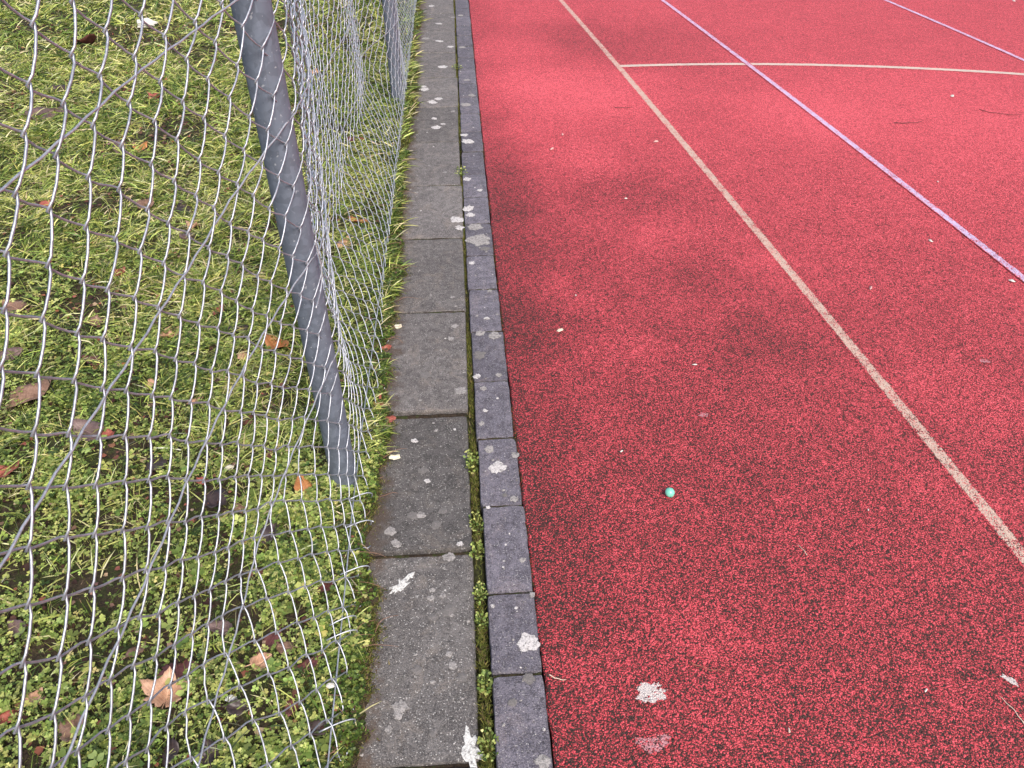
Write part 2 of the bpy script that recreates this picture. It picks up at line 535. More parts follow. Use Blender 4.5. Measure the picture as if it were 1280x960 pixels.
def mat_plant(name, transl=.35, rough=.5, spec=.35):
    N = NT(name)
    at = N.new('ShaderNodeAttribute', attribute_name='tint')
    N.b.inputs['Specular IOR Level'].default_value = spec
    N.done(at.outputs['Color'], rough)
    tr = N.new('ShaderNodeBsdfTranslucent')
    N.L(N.mix(1.0, at.outputs['Color'], (1.0, 1.05, .55), 'MULTIPLY'), tr.inputs['Color'])
    mx = N.new('ShaderNodeMixShader'); mx.inputs[0].default_value = transl
    N.L(N.b.outputs[0], mx.inputs[1]); N.L(tr.outputs[0], mx.inputs[2]); N.L(mx.outputs[0], N.out.inputs['Surface'])
    return N.m

def mat_galv(name, base=(.36, .38, .42), metal=.55, rough=.42, scale=60, streak=True):
    N = NT(name)
    ob = N.coord('Object'); geo = N.new('ShaderNodeNewGeometry').outputs['Position']
    sp = N.vor(geo, scale); s = N.new('ShaderNodeSeparateColor'); N.L(sp.outputs['Color'], s.inputs[0])
    c = N.mix(s.outputs[0], tuple(x * .82 for x in base), tuple(min(1, x * 1.14) for x in base))
    n = N.noise(geo, 22, 5, .7).outputs['Fac']
    c = N.mix(N.rng(n, .52, .78, 0, .6), c, tuple(x * .5 for x in base))
    if streak:
        mp = N.new('ShaderNodeMapping'); N.L(geo, mp.inputs['Vector']); mp.inputs['Scale'].default_value = (30, 30, 2.2)
        st = N.noise(mp.outputs[0], 4, 4, .7).outputs['Fac']
        c = N.mix(N.rng(st, .55, .75, 0, .5), c, (.12, .12, .13))
        sp2 = N.noise(geo, 120, 2).outputs['Fac']
        c = N.mix(N.rng(sp2, .66, .74, 0, .5), c, (.55, .56, .58))
    return N.done(c, N.rng(n, .3, .7, rough, rough + .2), N.bump(n, .15, .002), metal)

def mat_leaf(name, c1, c2, rough=.55):
    N = NT(name)
    ob = N.coord('Object')
    n = N.noise(ob, 45, 5, .7).outputs['Fac']
    c = N.mix(N.rng(n, .32, .7), c1, c2)
    sx = N.new('ShaderNodeSeparateXYZ'); N.L(ob, sx.inputs[0])
    ay = N.math('ABSOLUTE', sx.outputs['Y'])
    vein = N.math('SINE', N.math('MULTIPLY', N.math('SUBTRACT', N.math('MULTIPLY', sx.outputs['X'], 1.3), ay), 620))
    vein = N.math('MAXIMUM', N.rng(vein, .86, 1.0, 0, .35), N.rng(ay, .0013, .0005, 0, .6))
    c = N.mix(vein, c, tuple(min(1, x * 1.45) for x in c2))
    c = N.mix(N.rng(N.noise(ob, 140, 3).outputs['Fac'], .6, .75, 0, .6), c, tuple(x * .35 for x in c1))
    N.b.inputs['Specular IOR Level'].default_value = .45
    return N.done(c, rough, N.bump(n, .5, .003))

def mat_plain(name, c, rough=.6, scale=200, var=.3, spec=.4):
    N = NT(name)
    n = N.noise(N.coord('Object'), scale, 3, .6).outputs['Fac']
    N.b.inputs['Specular IOR Level'].default_value = spec
    return N.done(N.mix(n, tuple(x * (1 - var) for x in c), tuple(min(1, x * (1 + var * .5)) for x in c)), rough, N.bump(n, .3, .002))

M = dict(
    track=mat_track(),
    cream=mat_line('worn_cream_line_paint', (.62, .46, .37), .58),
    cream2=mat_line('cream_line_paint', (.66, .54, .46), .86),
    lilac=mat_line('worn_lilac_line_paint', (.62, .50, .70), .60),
    slab=mat_concrete('weathered_grey_slab_concrete', (.080, .073, .071), (.135, .124, .119), .65, .06),
    slab_pale=mat_concrete('weathered_pale_slab_concrete', (.102, .091, .089), (.163, .148, .142), .5, .06),
    kerb=mat_concrete('blue_grey_kerb_concrete', (.088, .080, .096), (.146, .134, .158), .4, .05),
    lichen_white=mat_lichen('white_lichen_crust', (.60, .565, .55)),
    lichen_pale=mat_lichen('pale_lichen_crust', (.36, .335, .32), .49),
    lichen_grey=mat_lichen('pale_grey_lichen_crust', (.20, .182, .175), .43),
    dropping=mat_lichen('chalky_white_dropping', (.70, .69, .66)),
    soil=mat_soil(), moss=mat_moss(),
    blade=mat_plant('grass_blade', .32, .45, .4),
    clover=mat_plant('clover_leaf', .30, .5, .35),
    mossleaf=mat_plant('moss_shoot', .25, .7, .2),
    post=mat_galv('galvanised_post_zinc', (.145, .165, .208), .25, .55, 90),
    wire=mat_galv('galvanised_wire_zinc', (.44, .455, .50), .80, .38, 200, False),
    wire2=mat_galv('galvanised_tension_wire_zinc', (.50, .51, .54), .70, .40, 200, False),
)
LEAFM = dict(
    tan=mat_leaf('tan_dead_leaf', (.36, .19, .11), (.56, .34, .22)),
    orange=mat_leaf('orange_dead_leaf', (.30, .11, .035), (.46, .20, .07)),
    red=mat_leaf('red_dead_leaf', (.22, .05, .035), (.36, .11, .08)),
    wine=mat_leaf('wine_dead_leaf', (.075, .022, .020), (.16, .055, .048)),
    brown=mat_leaf('brown_dead_leaf', (.13, .07, .045), (.25, .15, .105)),
    dark=mat_leaf('dark_dead_leaf', (.028, .018, .017), (.065, .043, .040), .4),
    mauve=mat_leaf('mauve_dead_leaf', (.085, .052, .046), (.165, .108, .098)),
    cream=mat_leaf('cream_dead_leaf', (.60, .52, .36), (.78, .72, .56)),
)

# ------------------------------------------------------------------ ground, track and painted lines
ground = mesh_obj('ground', [(-220, -220, -.12), (220, -220, -.12), (220, 220, -.12), (-220, 220, -.12)], [(0, 1, 2, 3)], M['soil'])
tag(ground, kind='structure')

def build_track():
    ys = np.concatenate([np.arange(-2.0, 8.5, .012), np.arange(8.5, 40, .5)])
    e = np.interp(ys, [.7, 1.2, 1.8, 2.3, 2.8, 4.0], [.1245, .1205, .1150, .1105, .1085, .1095]) + .003 * (fbm(ys, ys * 0, 18, 3) - .5) * 2 + .0015 * (fbm(ys, ys * 0 + 5, 2.0, 4) - .5) * 2
    cols = [(e, -.05), (e, -.003), (e + .004, 0.0), (np.full_like(ys, .6), 0.0), (np.full_like(ys, 3.0), 0), (np.full_like(ys, 30.0), 0)]
    v = []; f = []
    nc = len(cols)
    for k, y in enumerate(ys):
        for cx, cz in cols:
            v.append((cx[k], y, cz))
    for k in range(len(ys) - 1):
        for c in range(nc - 1):
            a = k * nc + c
            f.append((a, a + 1, a + 1 + nc, a + nc))
    return mesh_obj('running_track', v, f, M['track'])
track = tag(build_track(), kind='structure')

def add_across(o, vals):
    a = o.data.attributes.new('across', 'FLOAT', 'POINT')
    a.data.foreach_set('value', np.asarray(vals, np.float32))

def painted_line(name, pts, width, z, mat):
    p = np.asarray(pts, float)
    t = np.gradient(p, axis=0); t /= np.linalg.norm(t, axis=1)[:, None]
    n = np.stack([-t[:, 1], t[:, 0]], 1)
    ac = [-1.0, -.5, 0, .5, 1.0]
    v = []; f = []; av = []
    for k in range(len(p)):
        w = width * .5 * 1.12 * (1 + .05 * (fbm(k * .3, 0, 1, 5) - .5))
        for a in ac:
            q = p[k] + n[k] * a * w
            v.append((q[0], q[1], z)); av.append(a)
    for k in range(len(p) - 1):
        for c in range(4):
            i = k * 5 + c
            f.append((i, i + 5, i + 6, i + 1))
    o = mesh_obj(name, v, f, mat, track)
    add_across(o, av)
    return o

def curve_x(points, y0, y1, deg=2, step=.08):
    P = np.array(points); c = np.polyfit(P[:, 1], P[:, 0], deg)
    y = np.arange(y0, y1, step)
    return np.stack([np.polyval(c, y), y], 1)
l1 = curve_x([(1.293, 1.083), (1.258, 1.490), (1.205, 1.931), (1.147, 2.923), (.998, 4.855), (.827, 6.567)], -1, 14)
painted_line('white_line', l1, .041, .0010, M['cream'])['label'] = 'worn cream lane line nearest the kerb'
l2 = curve_x([(2.014, 2.27), (1.932, 3.453), (1.784, 4.883), (1.631, 6.512)], -1, 14)
l3 = curve_x([(3.72, 2.27), (3.66, 3.453), (3.549, 4.812), (3.378, 6.394)], -1, 14)
Pq = np.array([(.998, 4.855), (1.775, 4.851), (2.589, 4.731), (3.39, 4.536)])
cq = np.polyfit(Pq[:, 0], Pq[:, 1], 2)
xq = np.arange(1.0, 7.0, .08)
painted_line('white_line', np.stack([xq, np.polyval(cq, xq)], 1), .045, .0018, M['cream2'])['label'] = 'curved white line crossing the lanes'
painted_line('lilac_line', l2, .035, .0026, M['lilac'])['label'] = 'lilac lane line beside the cream one'
painted_line('lilac_line', l3, .035, .0026, M['lilac'])['label'] = 'lilac lane line at the far right'

def splash(name, x, y, rx, ry, rot, seed, mat, parent, z=.0012):
    n = 44; v = [(0, 0, 0)]; av = [0.0]; f = []
    for ring, rr in ((1, .55), (2, 1.0)):
        for k in range(n):
            a = 2 * pi * k / n
            r = rr * (.30 + 1.15 * float(fbm(cos(a) * 1.6 + seed, sin(a) * 1.6, 1.6, seed)) + .25 * float(vnoise(cos(a) * 4, sin(a) * 4 + seed, 1.5, seed)))
            px, py = rx * r * cos(a), ry * r * sin(a)
            v.append((px * cos(rot) - py * sin(rot), px * sin(rot) + py * cos(rot), 0)); av.append(.35 if ring == 1 else 1.0)
    for k in range(n):
        k2 = (k + 1) % n
        f.append((0, 1 + k, 1 + k2)); f.append((1 + k, 1 + n + k, 1 + n + k2, 1 + k2))
    o = mesh_obj(name, v, f, mat, parent, loc=(x, y, z))
    add_across(o, av)
    return o
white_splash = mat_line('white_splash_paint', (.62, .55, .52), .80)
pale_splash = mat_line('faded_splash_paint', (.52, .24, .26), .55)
splash('splash_stain', .337, .792, .036, .026, .3, 3, white_splash, track)['label'] = 'white splash on the red track near the kerb'
splash('splash_stain', 1.073, .770, .020, .008, 2.3, 5, white_splash, track)['label'] = 'small white splash at the lower right'
splash('splash_stain', .318, .690, .040, .020, .1, 8, pale_splash, track)['label'] = 'faded pink splash below the white one'
splash('splash_stain', .661, 1.619, .016, .012, .1, 9, pale_splash, track)
splash('splash_stain', 1.609, 1.813, .02, .012, .1, 12, pale_splash, track)

# ------------------------------------------------------------------ kerb and slabs
def stone_mesh(name, w, l, th, seed, nx, ny, bev=.0028, chip=.0016, rough=.0006, corner=.003):
    """rounded, slightly chipped concrete block; origin in the middle of its top"""
    us = np.linspace(-1, 1, nx + 1); vs = np.linspace(-1, 1, ny + 1)
    hw, hl = w / 2 - bev, l / 2 - bev
    v = []
    for j in range(ny + 1):
        for i in range(nx + 1):
            x, y = us[i] * hw, vs[j] * hl
            z = rough * (float(fbm(x + seed * 3.1, y, 40, seed)) - .5) * 2
            onx, ony = abs(us[i]) == 1, abs(vs[j]) == 1
            if onx or ony:
                c = chip * max(0, float(fbm(x * 1.0 + seed, y + seed * 2, 55, seed + 5)) - .48) * 4
                c2 = chip * .6 * float(vnoise(x + seed, y, 160, seed))
                if onx: x -= np.sign(us[i]) * (c + c2)
                if ony: y -= np.sign(vs[j]) * (c + c2)
                if onx and ony:
                    x -= np.sign(us[i]) * corner * random.uniform(.1, 1); y -= np.sign(vs[j]) * corner * random.uniform(.1, 1)
                z -= .0012 + .3 * c
            v.append((x, y, z))
    f = []
    for j in range(ny):
        for i in range(nx):
            a = j * (nx + 1) + i
            f.append((a, a + 1, a + nx + 2, a + nx + 1))
    loop = [i for i in range(nx + 1)] + [j * (nx + 1) + nx for j in range(1, ny + 1)] + [ny * (nx + 1) + i for i in range(nx - 1, -1, -1)] + [j * (nx + 1) for j in range(ny - 1, 0, -1)]
    prev = loop
    for dz, out in ((-.0045, bev * .85), (-th, bev)):
        base = len(v)
        for i in loop:
            x, y, z = v[i]
            sx = out * (1 if x > hw * .93 else -1 if x < -hw * .93 else 0)
            sy = out * (1 if y > hl * .93 else -1 if y < -hl * .93 else 0)
            v.append((x + sx, y + sy, dz if dz < -.01 else z + dz))
        ring = list(range(base, base + len(loop)))
        for k in range(len(loop)):
            k2 = (k + 1) % len(loop)
            f.append((prev[k], ring[k], ring[k2], prev[k2]))
        prev = ring
    f.append(tuple(prev[::-1]))
    return v, f

def crust(name, x, y, r, seed, mat, parent, z, stretch=1.0, rot=0.0, lob=1.0):
    n = 26; v = [(0, 0, .0011)]; f = []
    for ring, rr, zz in ((1, .6, .0010), (2, 1.0, .0002)):
        for k in range(n):
            a = 2 * pi * k / n
            q = rr * (1 + lob * (float(fbm(cos(a) * 1.3 + seed * 1.7, sin(a) * 1.3 + seed, 1.9, seed)) - .5) * .8 + lob * (float(vnoise(cos(a) * 3.1 + seed, sin(a) * 3.1, 2.0, seed + 3)) - .5) * .45)
            px, py = r * q * cos(a), r * q * sin(a) * stretch
            v.append((px * cos(rot) - py * sin(rot), px * sin(rot) + py * cos(rot), zz))
    for k in range(n):
        k2 = (k + 1) % n
        f.append((0, 1 + k, 1 + k2)); f.append((1 + k, 1 + n + k, 1 + n + k2, 1 + k2))
    return mesh_obj(name, v, f, mat, parent, True, (x, y, z))

slab_path = mesh_obj('slab_path', [(-.40, -2, -.034), (.012, -2, -.034), (.012, 20, -.034), (-.40, 20, -.034)], [(0, 1, 2, 3)], M['soil'])
tag(slab_path, kind='structure')
kerb = mesh_obj('kerb', [(.012, -2, -.045), (.13, -2, -.045), (.13, 20, -.045), (.012, 20, -.045)], [(0, 1, 2, 3)], M['soil'])
tag(kerb, kind='structure')

slab_y = [-.83, -.325, .178, .682, 1.186, 1.688, 2.207, 2.729, 3.216, 3.714, 4.212]
while slab_y[-1] < 15: slab_y.append(slab_y[-1] + .503)
SLABS = []
for k in range(len(slab_y) - 1):
    y0, y1 = slab_y[k] + .0042, slab_y[k + 1] - .0042
    near = slab_y[k] < 1.6
    x1 = -.0135 if near else random.uniform(-.012, -.002)
    if abs(slab_y[k] - 1.688) < .01: x1 = -.010
    x0 = x1 - .278 + random.uniform(-.006, .006)
    top = {True: -.010, False: .002}[near] + random.uniform(-.001, .001)
    tilt = (random.uniform(-.002, .006), random.uniform(-.010, .010))
    if abs(slab_y[k] - 1.186) < .01: top, tilt = -.008, (-.010, .006); y1 -= .006
    if abs(slab_y[k] - .682) < .01: top, tilt = -.014, (-.004, .0)
    if abs(slab_y[k] - 1.688) < .01: top, tilt = .002, (.0, .004)
    fine = slab_y[k] < 4
    v, f = stone_mesh('paving_slab', x1 - x0, y1 - y0, .05, 20 + k, 22 if fine else 7, 40 if fine else 12)
    o = mesh_obj('paving_slab', v, f, M['slab'] if near else M['slab_pale'], slab_path, False, ((x0 + x1) / 2, (y0 + y1) / 2, top))
    o.rotation_euler = (tilt[0], tilt[1], random.uniform(-.006, .006))
    SLABS.append((o, x0, x1, y0, y1))

# dark earth packed into the open joints
def joint(parent, x0, x1, y, z, w):
    n = 10; v = []; f = []
    for i in range(n + 1):
        x = x0 + (x1 - x0) * i / n
        for dy, dz in ((-w, -.01), (-w * .4, 0), (w * .4, 0), (w, -.01)):
            v.append((x, y + dy, z + dz + random.uniform(-.002, .002)))
    for i in range(n):
        for c in range(3):
            a = i * 4 + c; f.append((a, a + 4, a + 5, a + 1))
    return mesh_obj('joint_earth', v, f, M['soil'], parent, True)
for a, b in zip(SLABS[:-1], SLABS[1:]):
    zt = min(a[0].location.z, b[0].location.z)
    joint(slab_path, max(a[1], b[1]) + .004, min(a[2], b[2]) - .003, (a[4] + b[3]) / 2, zt - .0045, (b[3] - a[4]) / 2 + .004)
kj = [.60, .850, 1.048, 1.311, 1.562, 1.814, 2.076, 2.338, 2.578, 2.838, 3.082, 3.322, 3.581]
for _ in range(9): kj.insert(0, kj[0] - .253)
while kj[-1] < 15: kj.append(kj[-1] + random.uniform(.246, .256))
KERBS = []
for k in range(len(kj) - 1):
    y0, y1 = kj[k] + .0020, kj[k + 1] - .0020
    ym = (y0 + y1) / 2
    xl = float(np.interp(ym, [.7, 1.2, 1.8, 2.3, 2.8, 4.0], [.017, .013, .007, .002, .000, .001])) + random.uniform(-.0015, .0015)
    fine = ym < 3.6
    w = .1065
    v, f = stone_mesh('kerb_stone', w, y1 - y0, .08, 60 + k, 8 if fine else 4, 18 if fine else 6, .0022, .0013, .0005, .003)
    o = mesh_obj('kerb_stone', v, f, M['kerb'], kerb, False, (xl + w / 2, ym, .004 + random.uniform(-.0015, .0015)))
    o.rotation_euler = (random.uniform(-.006, .006), random.uniform(-.008, .008), random.uniform(-.006, .006))
    KERBS.append((o, xl, xl + w, y0, y1))

for a, b in zip(KERBS[:-1], KERBS[1:]):
    joint(kerb, max(a[1], b[1]) + .003, min(a[2], b[2]) - .003, (a[4] + b[3]) / 2, .0, (b[3] - a[4]) / 2 + .003)
def put_crusts(table, stones, name):
    for i, (x, y, r, tone) in enumerate(table):
        if y > 3: r *= .8
        for o, x0, x1, y0, y1 in stones:
            if y0 <= y <= y1:
                x = min(max(x, x0 + r * .7), x1 - r * .7); y2 = min(max(y, y0 + r * .7), y1 - r * .7)
                lx, ly = x - o.location.x, y2 - o.location.y
                crust('lichen_patch', lx, ly, r, 100 + i, M['lichen_white'] if tone > .78 else M['lichen_pale'] if tone > .45 else M['lichen_grey'], o, .0011, random.uniform(.8, 1.25), random.uniform(0, 3))
                break
put_crusts(SLAB_LICHEN, SLABS, 'slab')
put_crusts(KERB_LICHEN, KERBS, 'kerb')
# fine scatter of lichen specks on the stones
for stones, dens in ((SLABS, 22), (KERBS, 10)):
    for o, x0, x1, y0, y1 in stones:
        if y1 < .4 or y0 > 6.5: continue
        for _ in range(int(dens * random.uniform(.5, 1.3))):
            r = random.choice([.0014, .0018, .002, .0028, .004])
            x = random.uniform(max(x0, -.25) + .01, x1 - .008); y = random.uniform(y0 + .008, y1 - .008)
            crust('lichen_patch', x - o.location.x, y - o.location.y, r, random.randint(0, 9999), random.choice([M['lichen_white'], M['lichen_pale'], M['lichen_pale'], M['lichen_pale'], M['lichen_grey']]), o, .001, random.uniform(.7, 1.4), random.uniform(0, 3))
def on_slab(x, y):
    for s in SLABS:
        if s[3] <= y <= s[4]: return s[0]
s = on_slab(-.18, 1.09)
crust('bird_dropping', -.182 - s.location.x, 1.10 - s.location.y, .030, 7, M['dropping'], s, .0012, .38, .75, 1.8)
crust('bird_dropping', -.160 - s.location.x, 1.125 - s.location.y, .010, 17, M['dropping'], s, .0012, .6, .75, 1.8)
s = on_slab(-.03, .72)
crust('bird_dropping', -.030 - s.location.x, .712 - s.location.y, .036, 27, M['dropping'], s, .0012, .42, 1.75, 1.5)

# ------------------------------------------------------------------ lawn soil
def edge_x(y):
    y = np.asarray(y, float)
    return -.262 + .030 * (fbm(y, y * 0 + 3, 5, 31) - .5) * 2 + .016 * (fbm(y, y * 0 + 9, 24, 32) - .5) * 2 + .008 * (vnoise(y, y * 0, 110, 33) - .5) * 2
def lawn_z(x, y):
    d = edge_x(y) - x
    z = .004 + .014 * sstep(0, .10, d) + .030 * (fbm(x, y, 2.6, 41) - .5) * sstep(.02, .35, d) + .016 * (fbm(x, y, 11, 42) - .5) * sstep(-.01, .08, d)
    z = z - .035 * sstep(0, .022, -d)
    return z
gx = [-.20]
while gx[-1] > -9:
    gx.append(gx[-1] - max(.008, min(.25, .006 + .022 * (-.20 - gx[-1]))))
gx = np.array(gx[::-1])
gy = np.concatenate([np.arange(-2, .3, .08), np.arange(.3, 3.0, .014), np.arange(3.0, 7.5, .03), np.arange(7.5, 16, .15)])
GX, GY = np.meshgrid(gx, gy)
V = np.stack([GX.ravel(), GY.ravel(), lawn_z(GX.ravel(), GY.ravel())], 1)
ii = (np.arange(len(gy) - 1)[:, None] * len(gx) + np.arange(len(gx) - 1)[None, :]).ravel()
Q = np.stack([ii, ii + 1, ii + 1 + len(gx), ii + len(gx)], 1)
lawn = big_mesh('lawn_soil', V, np.zeros((0, 3), int), Q, M['soil'], None, None, True)
tag(lawn, kind='structure')

# ------------------------------------------------------------------ plants (uncountable ground cover)
def palette(n, cols, weights, jitter=.18):
    idx = RNG.choice(len(cols), n, p=np.array(weights) / sum(weights))
    c = np.array(cols)[idx]
    return np.clip(c * (1 + jitter * RNG.standard_normal((n, 1))) * (1 + .06 * RNG.standard_normal((n, 3))), .004, .9)

def blades(pos, ang, length, width, rise, bend, twist, col):
    """curved grass blades: 3 cross-sections and a tip; rise = share of the length that goes up"""
    n = len(pos)
    ts = np.array([0, .38, .74, 1.0])
    d = np.stack([np.cos(ang), np.sin(ang), np.zeros(n)], 1)
    s = np.stack([-np.sin(ang + twist), np.cos(ang + twist), np.zeros(n)], 1)
    vs = []
    for t, wf in zip(ts, (.75, 1.0, .72, 0)):
        hor = length * t * (np.sqrt(np.clip(1 - rise ** 2, .02, 1)) * (1 - bend) + bend * t)
        ver = length * (rise * t - bend * .55 * t * t * (.4 + rise))
        side = (t * t * .22 * length * np.sin(twist * 5))
        c = pos + d * hor[:, None] + s * side[:, None]
        c[:, 2] += np.maximum(ver, .001 + .002 * t)
        if wf == 0: vs.append(c)
        else:
            off = s * (width * wf * .5)[:, None]
            tw = (width * wf * .5 * np.sin(twist * 3 + t))[:, None] * np.array([[0, 0, 1.0]])
            vs += [c - off - tw, c + off + tw]
    V = np.stack(vs, 1).reshape(-1, 3)      # 7 per blade
    b = np.arange(n)[:, None] * 7
    quads = np.concatenate([b + np.array([[0, 1, 3, 2]]), b + np.array([[2, 3, 5, 4]])])
    tris = b + np.array([[4, 5, 6]])
    return V, tris, quads, np.repeat(col, 7, 0)

BARE = [(-2.55, 4.15, .30), (-1.55, 3.1, .22), (-1.45, 3.9, .25), (-.66, 1.33, .09), (-.86, 1.10, .10), (-.95, 1.55, .10), (-.54, 1.02, .05), (-1.30, 2.3, .12), (-.42, 1.0, .05), (-1.8, 2.75, .15)]
def bare_mask(x, y):
    m = sstep(.62, .74, fbm(x, y, 2.4, 51)) * .65
    m = np.maximum(m, sstep(.62, .74, fbm(x, y, 7.5, 52)) * .8)
    for bx, by, br in BARE:
        m = np.maximum(m, 1 - sstep(br * .5, br * 1.2, np.hypot((x - bx) + .1 * (vnoise(x, y, 9, 5) - .5), (y - by) + .1 * (vnoise(x, y, 9, 6) - .5))))
    return m
def clover_mask(x, y):
    yy = y + .9 * (fbm(x, y, 2.2, 61) - .5)
    m = 1 - sstep(1.45, 2.05, yy)
    m2 = sstep(.56, .66, fbm(x, y, 3.5, 62)) * (1 - sstep(2.4, 3.4, y)) * .8
    return np.maximum(m, m2)
def clear_of_leaves(x, y, f=.36):
    k = np.ones(len(x), bool)
    for lx, ly, s, *_ in LEAVES:
        k &= np.hypot(x - lx, y - ly) > s * f
    return k
def in_view(x, y, m=.35):      # wedge seen past the fence, plus a margin
    return (x > -.59 - m - .44 * y) & (y > .30)
def sample(n, x0, x1, y0, y1):
    return RNG.uniform(x0, x1, n), RNG.uniform(y0, y1, n)

GREENS = [(.046, .078, .018), (.150, .220, .042), (.315, .380, .085), (.52, .53, .17), (.64, .58, .32)]
def grass_zone(n, x0, x1, y0, y1, wmul, lmul, view=True):
    x, y = sample(n, x0, x1, y0, y1)
    cl = clover_mask(x, y); ba = bare_mask(x, y)
    tuft = .22 + .78 * sstep(.38, .62, fbm(x, y, 14, 71))
    p = (1 - .72 * cl) * (1 - .86 * ba) * tuft
    p *= sstep(-.01, .05, edge_x(y) - x)
    k = RNG.random(n) < p
    if view: k &= in_view(x, y)
    else: k &= ~in_view(x, y)
    x, y = x[k], y[k]
    k = clear_of_leaves(x, y); x, y = x[k], y[k]
    m = len(x)
    pos = np.stack([x, y, lawn_z(x, y) - .003], 1)
    ang = 2 * pi * (fbm(x, y, 9, 72) * 2.2) + RNG.uniform(-2.2, 2.2, m)
    length = (.032 + .060 * RNG.random(m) ** 1.8) * lmul * (.75 + .6 * fbm(x, y, 6, 73))
    width = (.0016 + .0018 * RNG.random(m)) * wmul
    rise = np.clip(.34 + .46 * RNG.random(m) + .1 * RNG.standard_normal(m), .08, .92)
    bend = np.clip(.35 + .35 * RNG.random(m), 0, .8)
    yel = fbm(x, y, 3.2, 74)
    c1 = palette(m, GREENS, [.24, .28, .26, .16, .06], .3)
    c2 = palette(m, GREENS, [.14, .14, .24, .28, .20], .3)
    t = sstep(.40, .60, yel)[:, None]
    col = np.where(RNG.random((m, 1)) < t, c2, c1)
    return blades(pos, ang, length, width, rise, bend, RNG.uniform(-1, 1, m), col)

def join(parts):
    V = []; T = []; Qd = []; C = []; off = 0
    for v, t, q, c in parts:
        V.append(v); T.append(t + off); Qd.append(q + off); C.append(c); off += len(v)
    return np.concatenate(V), np.concatenate(T), np.concatenate(Qd), np.concatenate(C)

gp = [grass_zone(130000, -1.9, -.24, .3, 2.0, 1.0, .9),
      grass_zone(130000, -2.4, -.24, 2.0, 3.4, 1.1, 1.0),
      grass_zone(110000, -3.3, -.24, 3.4, 5.2, 1.5, 1.15),
      grass_zone(85000, -4.6, -.24, 5.2, 8.5, 2.1, 1.35),
      grass_zone(60000, -8.5, -.24, -1.5, 12, 4.0, 1.7, False)]
def foot_tuft(px, py, n):
    a = RNG.uniform(0, 2 * pi, n); r = .036 + .022 * RNG.random(n)
    x, y = px + r * np.cos(a), py + r * np.sin(a)
    pos = np.stack([x, y, lawn_z(x, y) - .003], 1)
    return blades(pos, a + RNG.standard_normal(n) * .9 + pi * (RNG.random(n) < .4), .02 + .035 * RNG.random(n), .0015 + .0015 * RNG.random(n), RNG.uniform(.4, .95, n), RNG.uniform(.2, .7, n), RNG.uniform(-1, 1, n), palette(n, GREENS, [.40, .30, .18, .08, .04]))
for py in (1.405, 4.276): gp.append(foot_tuft(-.335, py, 130))
V, T, Qd, C = join(gp)
grass = big_mesh('lawn_grass', V, T, Qd, M['blade'], C)
tag(grass, 'short yellowish green lawn grass behind the wire fence', 'grass', kind='stuff')

def leaflets(center, ang, size, tilt, fold, col):
    """one small heart shaped leaflet folded along its midrib: 6 verts, 2 quads; grows from centre along ang"""
    n = len(center)
    d = np.stack([np.cos(ang) * np.cos(tilt), np.sin(ang) * np.cos(tilt), np.sin(tilt)], 1)
    s = np.stack([-np.sin(ang), np.cos(ang), np.zeros(n)], 1)
    u = np.cross(d, s)
    out = []
    for a, b, w in ((0, 0, 0), (.42, .46, 1), (.92, .40, 1), (.86, 0, 0), (.92, -.40, 1), (.42, -.46, 1)):
        out.append(center + d * (a * size)[:, None] + s * (b * size)[:, None] - u * (fold * w * size)[:, None] * -1)
    V = np.stack(out, 1).reshape(-1, 3)
    b = np.arange(n)[:, None] * 6
    Qd = np.concatenate([b + np.array([[0, 5, 4, 3]]), b + np.array([[0, 3, 2, 1]])])
    return V, np.zeros((0, 3), int), Qd, np.repeat(col, 6, 0)

CLOV = [(.055, .088, .022), (.145, .200, .045), (.28, .345, .085), (.45, .50, .15), (.60, .60, .21)]
def clover_zone(n, x0, x1, y0, y1, smul=1.0, fn=None):
    x, y = sample(n, x0, x1, y0, y1)
    cl = clover_mask(x, y); ba = bare_mask(x, y)
    patch = .25 + .75 * sstep(.36, .58, fbm(x, y, 13, 81))
    p = cl * (1 - .90 * ba) * patch * sstep(-.012, .02, edge_x(y) - x)
    k = (RNG.random(n) < p) & in_view(x, y)
    x, y = x[k], y[k]
    k = clear_of_leaves(x, y, .34); x, y = x[k], y[k]
    m = len(x)
    h = .006 + .020 * RNG.random(m)
    pos = np.stack([x, y, lawn_z(x, y) + h], 1)
    size = (.0052 + .0050 * RNG.random(m) ** 1.4) * smul
    a0 = RNG.uniform(0, 2 * pi, m)
    t = sstep(.38, .64, fbm(x, y, 4.5, 82))[:, None]
    col = np.where(RNG.random((m, 1)) < t, palette(m, CLOV, [.05, .22, .38, .27, .08]), palette(m, CLOV, [.25, .38, .26, .09, .02]))
    out = []
    for q in range(3):
        out.append(leaflets(pos, a0 + q * 2 * pi / 3 + .2 * RNG.standard_normal(m), size, RNG.uniform(-.45, .45, m), RNG.uniform(-.1, .28, m), col))
    # thin stalks
    st = blades(pos - np.array([[0, 0, 1.0]]) * (h + .002)[:, None], RNG.uniform(0, 6.28, m), h * 1.05, np.full(m, .0011), np.full(m, .99), np.full(m, .0), np.zeros(m), col * .8)
    out.append(st)
    return join(out)
cp = [clover_zone(70000, -2.0, -.24, .3, 2.2, .80), clover_zone(3200, -2.0, -.24, .3, 2.4, 1.75), clover_zone(50000, -2.0, -.24, .3, 2.2, .55), clover_zone(22000, -2.6, -.24, 2.0, 3.4, 1.15)]
